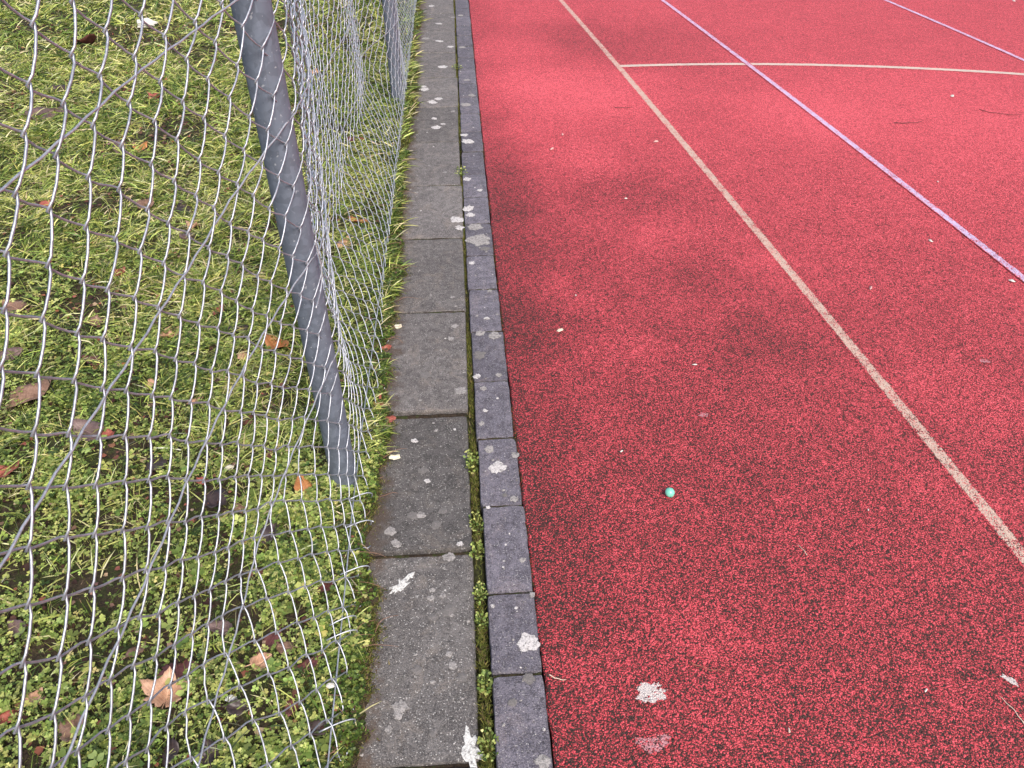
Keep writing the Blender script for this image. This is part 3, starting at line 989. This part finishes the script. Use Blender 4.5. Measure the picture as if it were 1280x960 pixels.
def edge_leaves(n):
    y = RNG.uniform(.5, 3.6, n); x = edge_x(y) + .006 - np.abs(RNG.standard_normal(n)) * .05
    k = RNG.random(n) < .15 + .85 * sstep(.42, .62, fbm(x, y, 15, 85)); x, y = x[k], y[k]; m = len(x)
    c = np.stack([x, y, lawn_z(x, y) + .004 + .010 * RNG.random(m)], 1)
    col = palette(m, [(.040, .070, .016), (.075, .120, .022), (.13, .19, .034), (.22, .25, .06), (.10, .055, .035)], [.28, .32, .22, .10, .08])
    return leaflets(c, RNG.uniform(0, 6.28, m), .0030 + .0055 * RNG.random(m) ** 1.5 + .0006 * y, RNG.uniform(-.3, .9, m), RNG.uniform(-.1, .3, m), col)
cp.append(edge_leaves(30000))
V, T, Qd, C = join(cp)
clover = big_mesh('clover_cover', V, T, Qd, M['clover'], C)
tag(clover, 'low bright green clover spreading through the near lawn', 'clover', kind='stuff')

def needles(x, y, z, length, width, col, rise):
    n = len(x); a = RNG.uniform(0, 2 * pi, n)
    d = np.stack([np.cos(a) * np.sqrt(1 - rise ** 2), np.sin(a) * np.sqrt(1 - rise ** 2), rise], 1)
    s = np.stack([-np.sin(a), np.cos(a), np.zeros(n)], 1)
    p = np.stack([x, y, z], 1)
    V = np.stack([p - s * (width / 2)[:, None], p + s * (width / 2)[:, None], p + d * length[:, None]], 1).reshape(-1, 3)
    T = np.arange(n)[:, None] * 3 + np.array([[0, 1, 2]])
    return V, T, np.zeros((0, 4), int), np.repeat(col, 3, 0)
MOSS = [(.040, .045, .012), (.080, .092, .018), (.14, .15, .03), (.24, .235, .06), (.12, .075, .042), (.28, .20, .12)]
def moss_edge(n, y0, y1, lm):
    y = RNG.uniform(y0, y1, n)
    x = edge_x(y) + .012 - np.abs(RNG.standard_normal(n)) * .065
    k = RNG.random(n) < .25 + .75 * sstep(.38, .6, fbm(x, y, 18, 91))
    x, y = x[k], y[k]; m = len(x)
    c = palette(m, MOSS, [.18, .28, .25, .12, .11, .06])
    return needles(x, y, lawn_z(x, y) - .001, (.006 + .012 * RNG.random(m)) * lm, (.0012 + .0012 * RNG.random(m)) * lm, c, RNG.uniform(.15, .9, m))
def moss_under(n):
    x, y = sample(n, -2.2, -.25, .3, 3.6)
    k = in_view(x, y) & (RNG.random(n) < .9 - .55 * bare_mask(x, y)); x, y = x[k], y[k]; m = len(x)
    c = palette(m, MOSS, [.22, .34, .24, .06, .09, .05])
    return needles(x, y, lawn_z(x, y) - .001, .006 + .012 * RNG.random(m), .0016 + .0016 * RNG.random(m), c, RNG.uniform(.1, .85, m))
def gap_x(y):
    return np.interp(y, [.6, 1.2, 1.68, 1.7, 2.3, 4, 8], [.001, -.001, -.004, -.001, -.002, -.001, .002])
def moss_gap(n, y0, y1, lm):
    y = RNG.uniform(y0, y1, n); x = gap_x(y) + RNG.standard_normal(n) * .006
    k = RNG.random(n) < .12 + .88 * sstep(.36, .58, fbm(y, y * 0, 7, 93))
    x, y = x[k], y[k]; m = len(x)
    c = palette(m, MOSS, [.12, .26, .30, .18, .09, .05])
    return needles(x, y, np.full(m, -.016), (.006 + .012 * RNG.random(m)) * lm, (.0012 + .0012 * RNG.random(m)) * lm, c, RNG.uniform(.4, .98, m))
def crumbs(n):
    y = RNG.uniform(.5, 5, n); x = edge_x(y) + .004 + np.abs(RNG.standard_normal(n)) * .012
    k = RNG.random(n) < sstep(.40, .66, fbm(x * .3, y, 14, 97)); x, y = x[k], y[k]; m = len(x)
    c = palette(m, MOSS, [.20, .22, .20, .10, .20, .08])
    return needles(x, y, np.where(y < 1.68, -.010, .002) + RNG.random(m) * .004, .004 + .009 * RNG.random(m), .0014 + .0014 * RNG.random(m), c, RNG.uniform(.0, .6, m))
mp = [moss_edge(26000, .5, 2.0, 1.0), moss_edge(24000, 2.0, 4.0, 1.35), moss_edge(20000, 4, 9, 2.0), moss_under(95000),
      moss_gap(9000, .5, 2.6, 1.0), moss_gap(9000, 2.6, 8, 1.6)]
def seam_grit(n):
    y = RNG.uniform(.5, 6, n); x = np.interp(y, [.7, 1.2, 1.8, 2.3, 2.8, 4.0], [.1245, .1205, .1150, .1105, .1085, .1095]) + RNG.standard_normal(n) * .003
    k = RNG.random(n) < sstep(.42, .62, fbm(y, y * 0 + 2, 11, 98)); x, y = x[k], y[k]; m = len(x)
    c = palette(m, [(.030, .024, .018), (.075, .080, .020), (.12, .06, .04), (.30, .05, .05)], [.35, .30, .15, .20])
    return needles(x, y, np.full(m, -.002), .003 + .005 * RNG.random(m), .0014 + .0016 * RNG.random(m), c, RNG.uniform(.1, .9, m))
mp.append(crumbs(9000)); mp.append(seam_grit(9000))
V, T, Qd, C = join(mp)
moss = big_mesh('moss_carpet', V, T, Qd, M['mossleaf'], C)
tag(moss, 'olive moss creeping along the slab edge and filling the joints', 'moss', kind='stuff')
# low moss cushions that fill the open joint between slabs and kerb
def moss_bed():
    ys = np.arange(-.5, 9, .008); v = []; f = []
    for k, y in enumerate(ys):
        c = float(gap_x(y)); h = -.036 + .026 * float(fbm(y, 0, 6, 95))
        for dx, dz in ((-.018, -.008), (-.007, .001), (.001, .003), (.008, .001), (.019, -.008)):
            v.append((c + dx, y, h + dz + .003 * (float(vnoise(y, dx * 50, 90, 96)) - .5)))
    for k in range(len(ys) - 1):
        for c in range(4):
            i = k * 5 + c; f.append((i, i + 1, i + 6, i + 5))
    return mesh_obj('joint_moss', v, f, M['moss'], None, True)
tag(moss_bed(), 'green brown moss bed in the open joint beside the kerb', 'moss', kind='stuff')

# weeds rooted in the joint
def weed(x, y, n, size, h, label, spread=.014, cols=None):
    a = RNG.uniform(0, 2 * pi, n); r = spread * np.sqrt(RNG.random(n))
    c = np.stack([np.cos(a) * r * .8, np.sin(a) * r * 1.6, .004 + h * RNG.random(n)], 1)
    col = palette(n, CLOV, [.12, .30, .32, .20, .06])
    L = leaflets(c, a + .5 * RNG.standard_normal(n), size * (.6 + .6 * RNG.random(n)), RNG.uniform(-.3, .7, n), RNG.uniform(0, .3, n), col)
    base = np.zeros((n, 3)); base[:, :2] = c[:, :2] * .25
    dv = c - base; ln = np.linalg.norm(dv, axis=1)
    st = blades(base, np.arctan2(dv[:, 1], dv[:, 0]), ln, np.full(n, .0011), np.clip(dv[:, 2] / ln, .05, .98), np.zeros(n), np.zeros(n), col * .8)
    V, T, Qd, C = join([L, st])
    o = big_mesh('joint_weed', V, T, Qd, M['clover'], C)
    o.location = (x, y, -.018)
    return tag(o, label, 'weed', 'weeds in the joint beside the kerb')
weed(-.008, 1.475, 60, .009, .030, 'bushiest weed in the joint, beside the dark slab top corner', .020)
weed(.000, 1.27, 60, .0065, .018, 'low leafy weed in the joint beside the second kerb stone', .022)
weed(-.003, 1.18, 50, .0065, .018, 'weed in the joint just at the slab crossing', .018)
weed(.001, 1.06, 60, .006, .016, 'small weed in the joint below the slab crossing', .018)
weed(.001, .99, 45, .007, .020, 'round leaved weed in the joint above the dark gap', .014)
weed(.002, .84, 60, .008, .020, 'leafy weed in the joint level with the kerb seam near the bottom', .016)
weed(.003, .71, 70, .0065, .018, 'dense tiny leaved weed in the joint at the bottom edge', .022)
weed(-.002, 3.35, 60, .010, .026, 'yellowish weed tuft in the far joint beside the pale slabs', .03)
weed(-.002, 4.9, 60, .012, .026, 'farthest weed tuft in the joint near the top edge', .04)

# crumbled leaf litter between the plants
def litter(n):
    x, y = sample(n, -3.4, -.27, .4, 6.0)
    ba = bare_mask(x, y)
    k = in_view(x, y) & (RNG.random(n) < .22 + .75 * ba) & (x < edge_x(y) - .005)
    x, y = x[k], y[k]; m = len(x)
    c = np.stack([x, y, lawn_z(x, y) + .004 + .012 * RNG.random(m)], 1)
    col = palette(m, [(.045, .024, .019), (.11, .052, .038), (.20, .11, .080), (.30, .11, .075), (.38, .27, .18)], [.28, .30, .18, .15, .09], .2)
    return leaflets(c, RNG.uniform(0, 6.28, m), .007 + .013 * RNG.random(m) ** 2 + .001 * y, RNG.uniform(-.4, .4, m), RNG.uniform(-.2, .3, m), col)
V, T, Qd, C = litter(17000)
lit = big_mesh('leaf_litter', V, T, Qd, M['mossleaf'], C)
tag(lit, 'crumbled brown leaf litter between the grass and clover', 'leaf litter', kind='stuff')

# thin dry stems and roots along the slab edge
def stems(n):
    vs = []; fs = []; off = 0
    for _ in range(n):
        y = random.uniform(.6, 3.2); x = float(edge_x(y)) - random.uniform(-.015, .05)
        a = random.uniform(-1.1, 1.1) + random.choice([0, pi]); L = random.uniform(.03, .10)
        z0 = float(lawn_z(x, y)) + .004
        pts = []
        for t in np.linspace(0, 1, 6):
            pts.append((x + cos(a) * L * t + .008 * sin(t * 4 + y * 9), y + sin(a) * L * t * .6, max(z0 + .014 * sin(t * 3.0), -.004) + .003))
        v, f = tube(pts, np.linspace(.0010, .0005, 6), 4)
        vs.append(v); fs += [[i + off for i in q] for q in f]; off += len(v)
    return mesh_obj('dry_stems', np.concatenate(vs), fs, mat_plain('reddish_dry_stem', (.24, .13, .085), .7), None, True)
tag(stems(70), 'thin reddish dry stems littering the mossy slab edge', 'stems', kind='stuff')

# ------------------------------------------------------------------ fence
fence = empty('chain_link_fence', (-.335, 1.40, 0))
tag(fence, 'galvanised chain link fence with slack mesh on grey tubular posts beside the slabs', 'fence')
FX, FY = -.335, 1.40
POST_Y = [-1.48, 1.405, 4.276, 7.16]
POST_R = .033
TOP = 1.95
def smoothbump(y, a, b): return sstep(a, b, y)
def fence_x(y, z):
    """x of the slack mesh: it hangs on the track side of the posts and bows away from it in between"""
    y = np.asarray(y, float); z = np.asarray(z, float)
    up = sstep(.03, .42, z)
    belly = np.clip((z - .05) / .27, 0, 1); belly = belly * (1 - .25 * (1 - belly))
    x = np.full(np.broadcast(y, z).shape, -.2985)
    # near span: bowed out until just before the near post
    g = 1 - np.exp(-np.clip(1.42 - y, 0, 3) / .48)
    x = x - .185 * g * belly
    # the spans beyond: the mesh leaves the post late, swings out, and returns to the next post
    dl = .20 * sstep(.35, 1.05, z)
    g2 = sstep(1.40 + dl, 2.02 + .5 * dl, y) * sstep(4.27, 3.62, y)
    g3 = sstep(4.30, 4.9, y) * sstep(7.15, 6.5, y)
    x = x - (.120 * g2 + .10 * g3) * belly
    x = x - .012 * up * np.sin(y * 7.0 + z * 3) * g2
    # hem kicks out over the bottom wire
    x = x + .022 * sstep(.085, .0, z) * sstep(2.4, 1.9, y)
    # small irregular dents
    x = x + .014 * (fbm(y, z, 3.0, 101) - .5) * up * np.clip(np.abs(y - 1.405) / .2, 0, 1) * np.clip(np.abs(y - 4.276) / .2, 0, 1)
    return x

HY, HZ = .0420, .0415
N_NODE = int(TOP / HZ)
RW = .00160
yw = -.9
wires = []
k = 0
while yw < POST_Y[-1] - HY:
    pts = []
    phase = k % 1
    zb = .010
    for q in range(N_NODE + 1):
        right = (q + k) % 2 == 1
        s = 1 if right else -1
        z = zb + q * HZ
        # lattice distortion shared by neighbouring wires (depends on place only)
        yc = yw + (HY if right else 0)
        dy = .020 * (fbm(yc, z, 2.2, 111) - .5) * 2 * min(1, z / .15 + .3)
        dz = .018 * (fbm(yc, z, 2.0, 112) - .5) * 2
        jy = .0040 * (float(hash2(np.array(round((yc - POST_Y[0]) / HY)), np.array(q), 3)) - .5) * 2
        jz = .0038 * (float(hash2(np.array(round((yc - POST_Y[0]) / HY)), np.array(q), 4)) - .5) * 2
        Y, Z = yc + dy + jy, z + dz + jz
        sag = .004
        for a, b, xo in ((-.0058, -.0074, .0034 * s), (.0036, 0, 0), (-.0058, .0074, -.0034 * s)):
            pts.append((Y + s * a, Z + b, xo))
        # middle of the next leg, slightly bent
        if q < N_NODE:
            pts.append(None)
    out = []
    for i, p in enumerate(pts):
        if p is None:
            a, b = pts[i - 1], pts[i + 1]
            out.append(((a[0] + b[0]) / 2 + random.uniform(-.0008, .0008), (a[1] + b[1]) / 2 + random.uniform(-.0006, .0006) - .0006, a[2] * .6 + b[2] * .6))
        else: out.append(p)
    # hem: the lowest end is bent into a small hook
    h0 = out[0]
    kick = random.uniform(.004, .016)
    out = [(h0[0] - random.uniform(-.004, .012), max(.002, h0[1] + random.uniform(-.004, .01)), kick + .006), (h0[0] - .004, max(.002, h0[1] - .004), kick)] + out
    P = np.array(out)
    X = fence_x(P[:, 0], P[:, 1]) + P[:, 2]
    P3 = np.stack([X - FX, P[:, 0] - FY, np.maximum(P[:, 1], .002)], 1)
    far = yw > 3.2
    v, f = tube(P3, RW, 4 if far else 6)
    mesh_obj('mesh_wire', v, f, M['wire'], fence, True)
    yw += HY
    k += 1

def post_mesh(seed):
    n = 32; zs = [-.4, 0, .3, .6, .9, 1.2, 1.5, 1.8, 2.02, 2.028, 2.034]
    rs = [1, 1, 1, 1, 1, 1, 1, 1, 1, .93, .6]
    v = []; f = []
    for z, r in zip(zs, rs):
        for q in range(n):
            a = 2 * pi * q / n
            v.append((POST_R * r * cos(a), POST_R * r * sin(a), z))
    for i in range(len(zs) - 1):
        for q in range(n):
            q2 = (q + 1) % n
            f.append((i * n + q, i * n + q2, (i + 1) * n + q2, (i + 1) * n + q))
    f.append(tuple((len(zs) - 1) * n + q for q in range(n)))
    return v, f
pv, pf = post_mesh(0)
first = None
for py in POST_Y:
    if first is None:
        o = first = mesh_obj('post', pv, pf, M['post'], fence, True)
    else:
        o = first.copy(); link(o, fence)
    o.location = (0, py - FY, 0)

WZ = [.43, .69, .97, 1.19, 1.55, 1.9]
def tension(z0, drop=0.0):
    ys = np.arange(-1.0, POST_Y[-1], .035)
    Z = z0 + .006 * np.sin(ys * 3 + z0 * 20) + .010 * (fbm(ys, ys * 0 + z0 * 7, 2.5, 121) - .5) * 2
    # tied to the posts, sagging a little in between
    fr = 1 - np.exp(-np.clip(1.42 - ys, 0, 3) / .40)
    Z = Z - drop * fr
    X = fence_x(ys, Z) + .0032 + .0012 * np.sin(ys * 90)
    v, f = tube(np.stack([X - FX, ys - FY, Z], 1), .00165, 6)
    return mesh_obj('tension_wire', v, f, M['wire2'], fence, True)
for z, d in zip(WZ, (.15, .08, .12, .06, .03, 0)): tension(z, d)
# bottom wire, straight, close to the ground
ys = np.arange(-1.0, POST_Y[-1], .04)
Xb = np.interp(ys, [-1.48, .68, 1.257, 1.5, 2.1, 2.65, 4.22, 7.16], [-.285, -.290, -.303, -.305, -.300, -.299, -.300, -.300])
v, f = tube(np.stack([Xb - FX, ys - FY, .040 + .004 * np.sin(ys * 4)], 1), .0017, 6)
mesh_obj('tension_wire', v, f, M['wire2'], fence, True)['label'] = 'straight bottom wire of the fence'
# tie wires: loops round the near post and a stray hooked end
for py in POST_Y[1:3]:
    for z in WZ[4:5]:
        a = np.linspace(0, 2 * pi, 26)
        r = POST_R + .0045
        z2 = z + .012 * np.sin(a)
        pts = np.stack([r * np.cos(a), r * np.sin(a) + py - FY, z2], 1)
        v, f = tube(pts, .0013, 5)
        mesh_obj('tie_wire', v, f, M['wire'], fence, True)
hk = [(-.300, 1.30, .62), (-.297, 1.345, .625), (-.293, 1.37, .64), (-.292, 1.378, .67), (-.2935, 1.379, .70), (-.296, 1.382, .725)]
hk = np.array(hk); tt = np.linspace(0, len(hk) - 1, 30)
hs = np.stack([np.interp(tt, range(len(hk)), hk[:, i]) for i in range(3)], 1)
v, f = tube(hs - np.array([[FX, FY, 0]]), .0016, 6)
mesh_obj('tie_wire', v, f, M['wire2'], fence, True)
# near post foot: curled loose mesh ends over the bottom wire
for (lx, ly, s) in [(-.285, 1.345, .026), (-.283, 1.255, .028), (-.281, 1.12, .032), (-.292, .955, .030), (-.290, .99, .022), (-.283, .76, .034)]:
    t = np.linspace(0, 1, 14)
    X = lx - .030 + (s + .03) * np.sin(t * pi * .62) ; Y = ly + .055 * (t - .5) * 1.0 - .03 * t ** 2; Z = .045 + .012 * np.sin(t * pi) - .022 * t
    v, f = tube(np.stack([X - FX, Y - FY, Z], 1), RW, 6)
    mesh_obj('mesh_wire', v, f, M['wire'], fence, True)

# ------------------------------------------------------------------ fallen leaves
def leaf_outline(kind, seed):
    r = random.Random(seed)
    if kind == 'maple':
        tips = [(-150, .42), (-112, .62), (-62, .92), (0, 1.0), (62, .92), (112, .62), (150, .42)]
        pts = []
        for i, (a, L) in enumerate(tips):
            L *= r.uniform(.9, 1.1)
            for da, m in ((-17, .76), (-11, .86), (-7, .86), (0, 1.0), (6, .87), (11, .85), (17, .76)):
                pts.append((a + da, L * m * r.uniform(.95, 1.05)))
            if i < len(tips) - 1:
                a2 = tips[i + 1][0]
                pts.append(((a + a2) / 2, .60 * r.uniform(.92, 1.08)))
        pts = [(180 - 8, .10)] + pts[::-1] + [(-180 + 8, .10)]
        pts = pts[::-1]
        return [(m * .56 * cos(radians(a)) - .02, m * .56 * sin(radians(a))) for a, m in pts]
    if kind == 'oval':
        n = 26; asp = r.uniform(.30, .42); out = []
        for q in range(n):
            a = 2 * pi * q / n
            x = cos(a); y = sin(a) * (1 - .18 * x) * asp * (1 - .35 * x * x * (x > 0))
            ser = 1 + .05 * (-1) ** q + r.uniform(-.03, .03)
            out.append((x * .5, y * .95 * ser))
        return out
    n = 14; out = []
    for q in range(n):
        a = 2 * pi * q / n
        m = r.uniform(.30, .52)
        out.append((m * cos(a), m * .8 * sin(a)))
    return out

def leaf(x, y, size, kind, colour, label, seed, z=None, flat=False):
    r = random.Random(seed)
    ol = leaf_outline(kind, seed)
    n = len(ol)
    cu = r.uniform(.5, 1.5) * (.15 if flat else .75); cv = r.uniform(-.6, 1.2) * (.1 if flat else .6)
    ph = r.uniform(0, 6)
    def zz(px, py): return size * (cu * px * px + cv * py * py * 1.6 + .05 * sin(px * 9 + ph) * (.3 if flat else 1) + .04 * cos(py * 11 + ph) + (.10 * abs(py) if kind != 'frag' else 0))
    v = [(0, 0, zz(0, 0) - .02 * size)]
    f = []
    for ring in (.35, .7, 1.0):
        for px, py in ol:
            qx, qy = px * ring, py * ring
            v.append((qx * size, qy * size, zz(qx, qy)))
    for k in range(n):
        k2 = (k + 1) % n
        f.append((0, 1 + k, 1 + k2))
        for ring in range(2):
            a = 1 + ring * n
            f.append((a + k, a + n + k, a + n + k2, a + k2))
    o = mesh_obj('fallen_leaf', v, f, LEAFM[colour], None, True)
    rz = r.uniform(0, 6.28)
    if z is None: z = float(lawn_z(x, y)) + .009
    o.location = (x, y, z)
    o.rotation_euler = (r.uniform(-.3, .3) * (.1 if flat else 1), r.uniform(-.3, .3) * (.1 if flat else 1), rz)
    md = o.modifiers.new('thickness', 'SOLIDIFY'); md.thickness = .0006
    # stalk
    if kind != 'frag':
        sx = -.5 * size if kind == 'oval' else -.06 * size
        pts = [(sx + .02 * size, 0, zz(sx / size, 0)), (sx - .12 * size, .02 * size, zz(sx / size, 0) + .01 * size), (sx - .28 * size, .05 * size, zz(sx / size, 0))]
        sv, sf = tube(pts, [.0012, .001, .0009], 5)
        mesh_obj('stalk', sv, sf, LEAFM[colour], o, True)
    return tag(o, label, 'leaf', 'fallen leaves')
for i, (x, y, s, kind, colour, label) in enumerate(LEAVES):
    on_stone = x > -.262
    leaf(x, y, s * 1.12, kind, colour, label, 500 + i, .006 if on_stone else None, on_stone)

# ------------------------------------------------------------------ small things on the track
def ball():
    n, m = 24, 14; R = .0125; v = []; f = []
    for j in range(m + 1):
        th = pi * j / m
        for i in range(n):
            a = 2 * pi * i / n
            r = R * (1 + .035 * math.exp(-((th - pi / 2) / .10) ** 2) + .02 * (float(fbm(cos(a) * sin(th) * 2 + 4, sin(a) * sin(th) * 2 + cos(th), 2, 8)) - .5))
            v.append((r * sin(th) * cos(a), r * sin(th) * sin(a), r * cos(th) * .94))
    for j in range(m):
        for i in range(n):
            i2 = (i + 1) % n
            f.append((j * n + i, (j + 1) * n + i, (j + 1) * n + i2, j * n + i2))
    N = NT('turquoise_ball')
    c = N.mix(N.noise(N.coord('Object'), 90, 3).outputs['Fac'], (.10, .42, .31), (.26, .66, .52))
    N.b.inputs['Specular IOR Level'].default_value = .6
    o = mesh_obj('ball', v, f, N.done(c, .28), None, True, (.493, 1.318, .0125))
    o.rotation_euler = (.5, .3, .2)
    return tag(o, 'small turquoise ball lying on the red track', 'ball')
ball()

MT = dict(pale=mat_plain('bleached_leaf_scrap', (.62, .50, .40), .7), white=mat_plain('white_petal_scrap', (.62, .59, .53), .6),
          twig=mat_plain('dark_twig_bark', (.055, .035, .03), .8), straw=mat_plain('pale_straw', (.66, .54, .42), .6), pink=mat_plain('pink_faded_scrap', (.55, .30, .28), .7))
def scrap(x, y, s, mat, label, seed, asp=.5, name='leaf_scrap', cat='scrap', z=.003):
    r = random.Random(seed); n = 12; s *= .8
    v = [(0, 0, .25 * s)]; f = []
    rz = r.uniform(0, 3.1)
    for ring, rr in ((0, .55), (1, 1.0)):
        for k in range(n):
            a = 2 * pi * k / n; q = rr * r.uniform(.75, 1.15) * .5 * s
            v.append((q * cos(a), q * sin(a) * asp, (.22 if ring == 0 else .05) * s * r.uniform(.4, 1.2)))
    for k in range(n):
        k2 = (k + 1) % n
        f.append((0, 1 + k, 1 + k2)); f.append((1 + k, 1 + n + k, 1 + n + k2, 1 + k2))
    o = mesh_obj(name, v, f, mat, None, True, (x, y, z))
    o.rotation_euler = (0, 0, rz)
    return tag(o, label, cat, 'scraps lying on the track')
scrap(.299, 2.064, .036, MT['pale'], 'pale flat leaf scrap on the dirty red track near the kerb', 1)
scrap(.695, 1.851, .020, MT['white'], 'thin whitish scrap on the red track above the ball', 2, .3)
scrap(.400, 1.485, .016, MT['white'], 'tiny white curled scrap on the track left above the ball', 3, .4)
scrap(2.756, 4.182, .040, MT['white'], 'whitish pebble like scrap right of the second lilac line', 4, .6)
scrap(1.816, 2.571, .026, MT['white'], 'white scrap on the track left of the near lilac line end', 5)
scrap(1.962, 2.262, .028, MT['white'], 'white scrap touching the near lilac line at the right edge', 6, .6)
scrap(1.433, 2.250, .036, MT['pink'], 'faded pink scrap between the cream and the lilac lines', 7, .35)
scrap(.889, .758, .014, MT['white'], 'small white curl on the track at the lower right', 8, .35)
scrap(.585, .696, .014, MT['pale'], 'small pale curl on the track by the bottom edge', 9, .4)
scrap(2.115, 3.096, .016, MT['white'], 'tiny white speck below the near lilac line', 10)
scrap(.380, 2.274, .014, MT['white'], 'tiny pale speck above the flat leaf scrap', 11)
scrap(.511, 3.764, .036, MT['pink'], 'upper pink scrap on the clean red area', 12, .4)
scrap(.438, 3.584, .036, MT['pink'], 'lower pink scrap on the clean red area', 13, .4)
scrap(.960, 3.639, .040, MT['pink'], 'pink scrap left of the cream line', 14, .4)
scrap(.695, 3.023, .020, MT['white'], 'white speck on the dark stained band', 15)
scrap(.979, 1.235, .010, MT['white'], 'tiny white speck left of the cream line near the ball height', 16)
scrap(4.361, 6.274, .045, MT['white'], 'white scrap in the upper right corner', 17)

def stick(x, y, L, a, r, mat, label, name='twig', bend=.15, seed=0):
    q = random.Random(seed); n = 12; pts = []
    for t in np.linspace(-.5, .5, n):
        b = bend * L * (t * t * 2 - .25) + .02 * L * sin(t * 14 + seed)
        pts.append((cos(a) * L * t - sin(a) * b, sin(a) * L * t + cos(a) * b, r + .001 + .05 * L * max(0, t) * .3))
    v, f = tube(pts, np.linspace(r, r * .45, n), 6)
    return tag(mesh_obj(name, v, f, mat, None, True, (x, y, 0)), label, name, 'sticks and straws on the track')
stick(2.321, 3.806, .15, .03, .0020, MT['twig'], 'dark twig lying right of the near lilac line', seed=1, bend=.1)
stick(2.876, 3.909, .20, -.5, .0016, MT['twig'], 'thin dark twig in the upper right of the track', seed=2, bend=.2)
stick(.890, 4.129, .10, .0, .0018, MT['twig'], 'short dark twig left of the cream line', seed=3)
stick(.464, .838, .075, -.35, .0011, mat_plain('red_stem', (.30, .10, .07), .6), 'thin reddish stem above the white splash', 'stem', seed=4)
stick(1.040, .708, .060, 1.85, .0011, MT['straw'], 'thin pale straw at the lower right corner', 'straw', seed=5)
stick(.770, 1.124, .034, 1.9, .0009, MT['straw'], 'thin pale straw in the middle of the near track', 'straw', seed=6)
stick(.150, .836, .036, -.4, .0013, MT['straw'], 'pale straw poking from the kerb edge', 'straw', seed=7)
stick(.21, 2.06, .12, .1, .0012, MT['twig'], 'dark thin twig beside the pale flat leaf scrap', seed=8)

# bits caught in the lawn
def crumple(x, y, z, s, mat, label, name, seed):
    n, m = 14, 8; v = []; f = []
    for j in range(m + 1):
        th = pi * j / m
        for i in range(n):
            a = 2 * pi * i / n
            r = s * .5 * (.7 + .7 * float(fbm(cos(a) * sin(th) * 1.5 + seed, sin(a) * sin(th) * 1.5 + cos(th) * 2, 2.2, seed)))
            v.append((r * sin(th) * cos(a), r * .7 * sin(th) * sin(a), r * .45 * cos(th)))
    for j in range(m):
        for i in range(n):
            i2 = (i + 1) % n
            f.append((j * n + i, (j + 1) * n + i, (j + 1) * n + i2, j * n + i2))
    return tag(mesh_obj(name, v, f, mat, None, False, (x, y, z)), label, 'litter')
crumple(-2.147, 5.887, .045, .13, MT['white'], 'crumpled white paper scrap in the far lawn at the top', 'paper_scrap', 4)
crumple(-.500, .825, .022, .022, mat_plain('silver_foil', (.72, .73, .74), .3), 'small silvery foil crumb right of the large tan leaf', 'foil_scrap', 6)
crumple(-.302, .826, .045, .016, MT['white'], 'small white bit stuck on the bottom wire', 'plastic_scrap', 9)
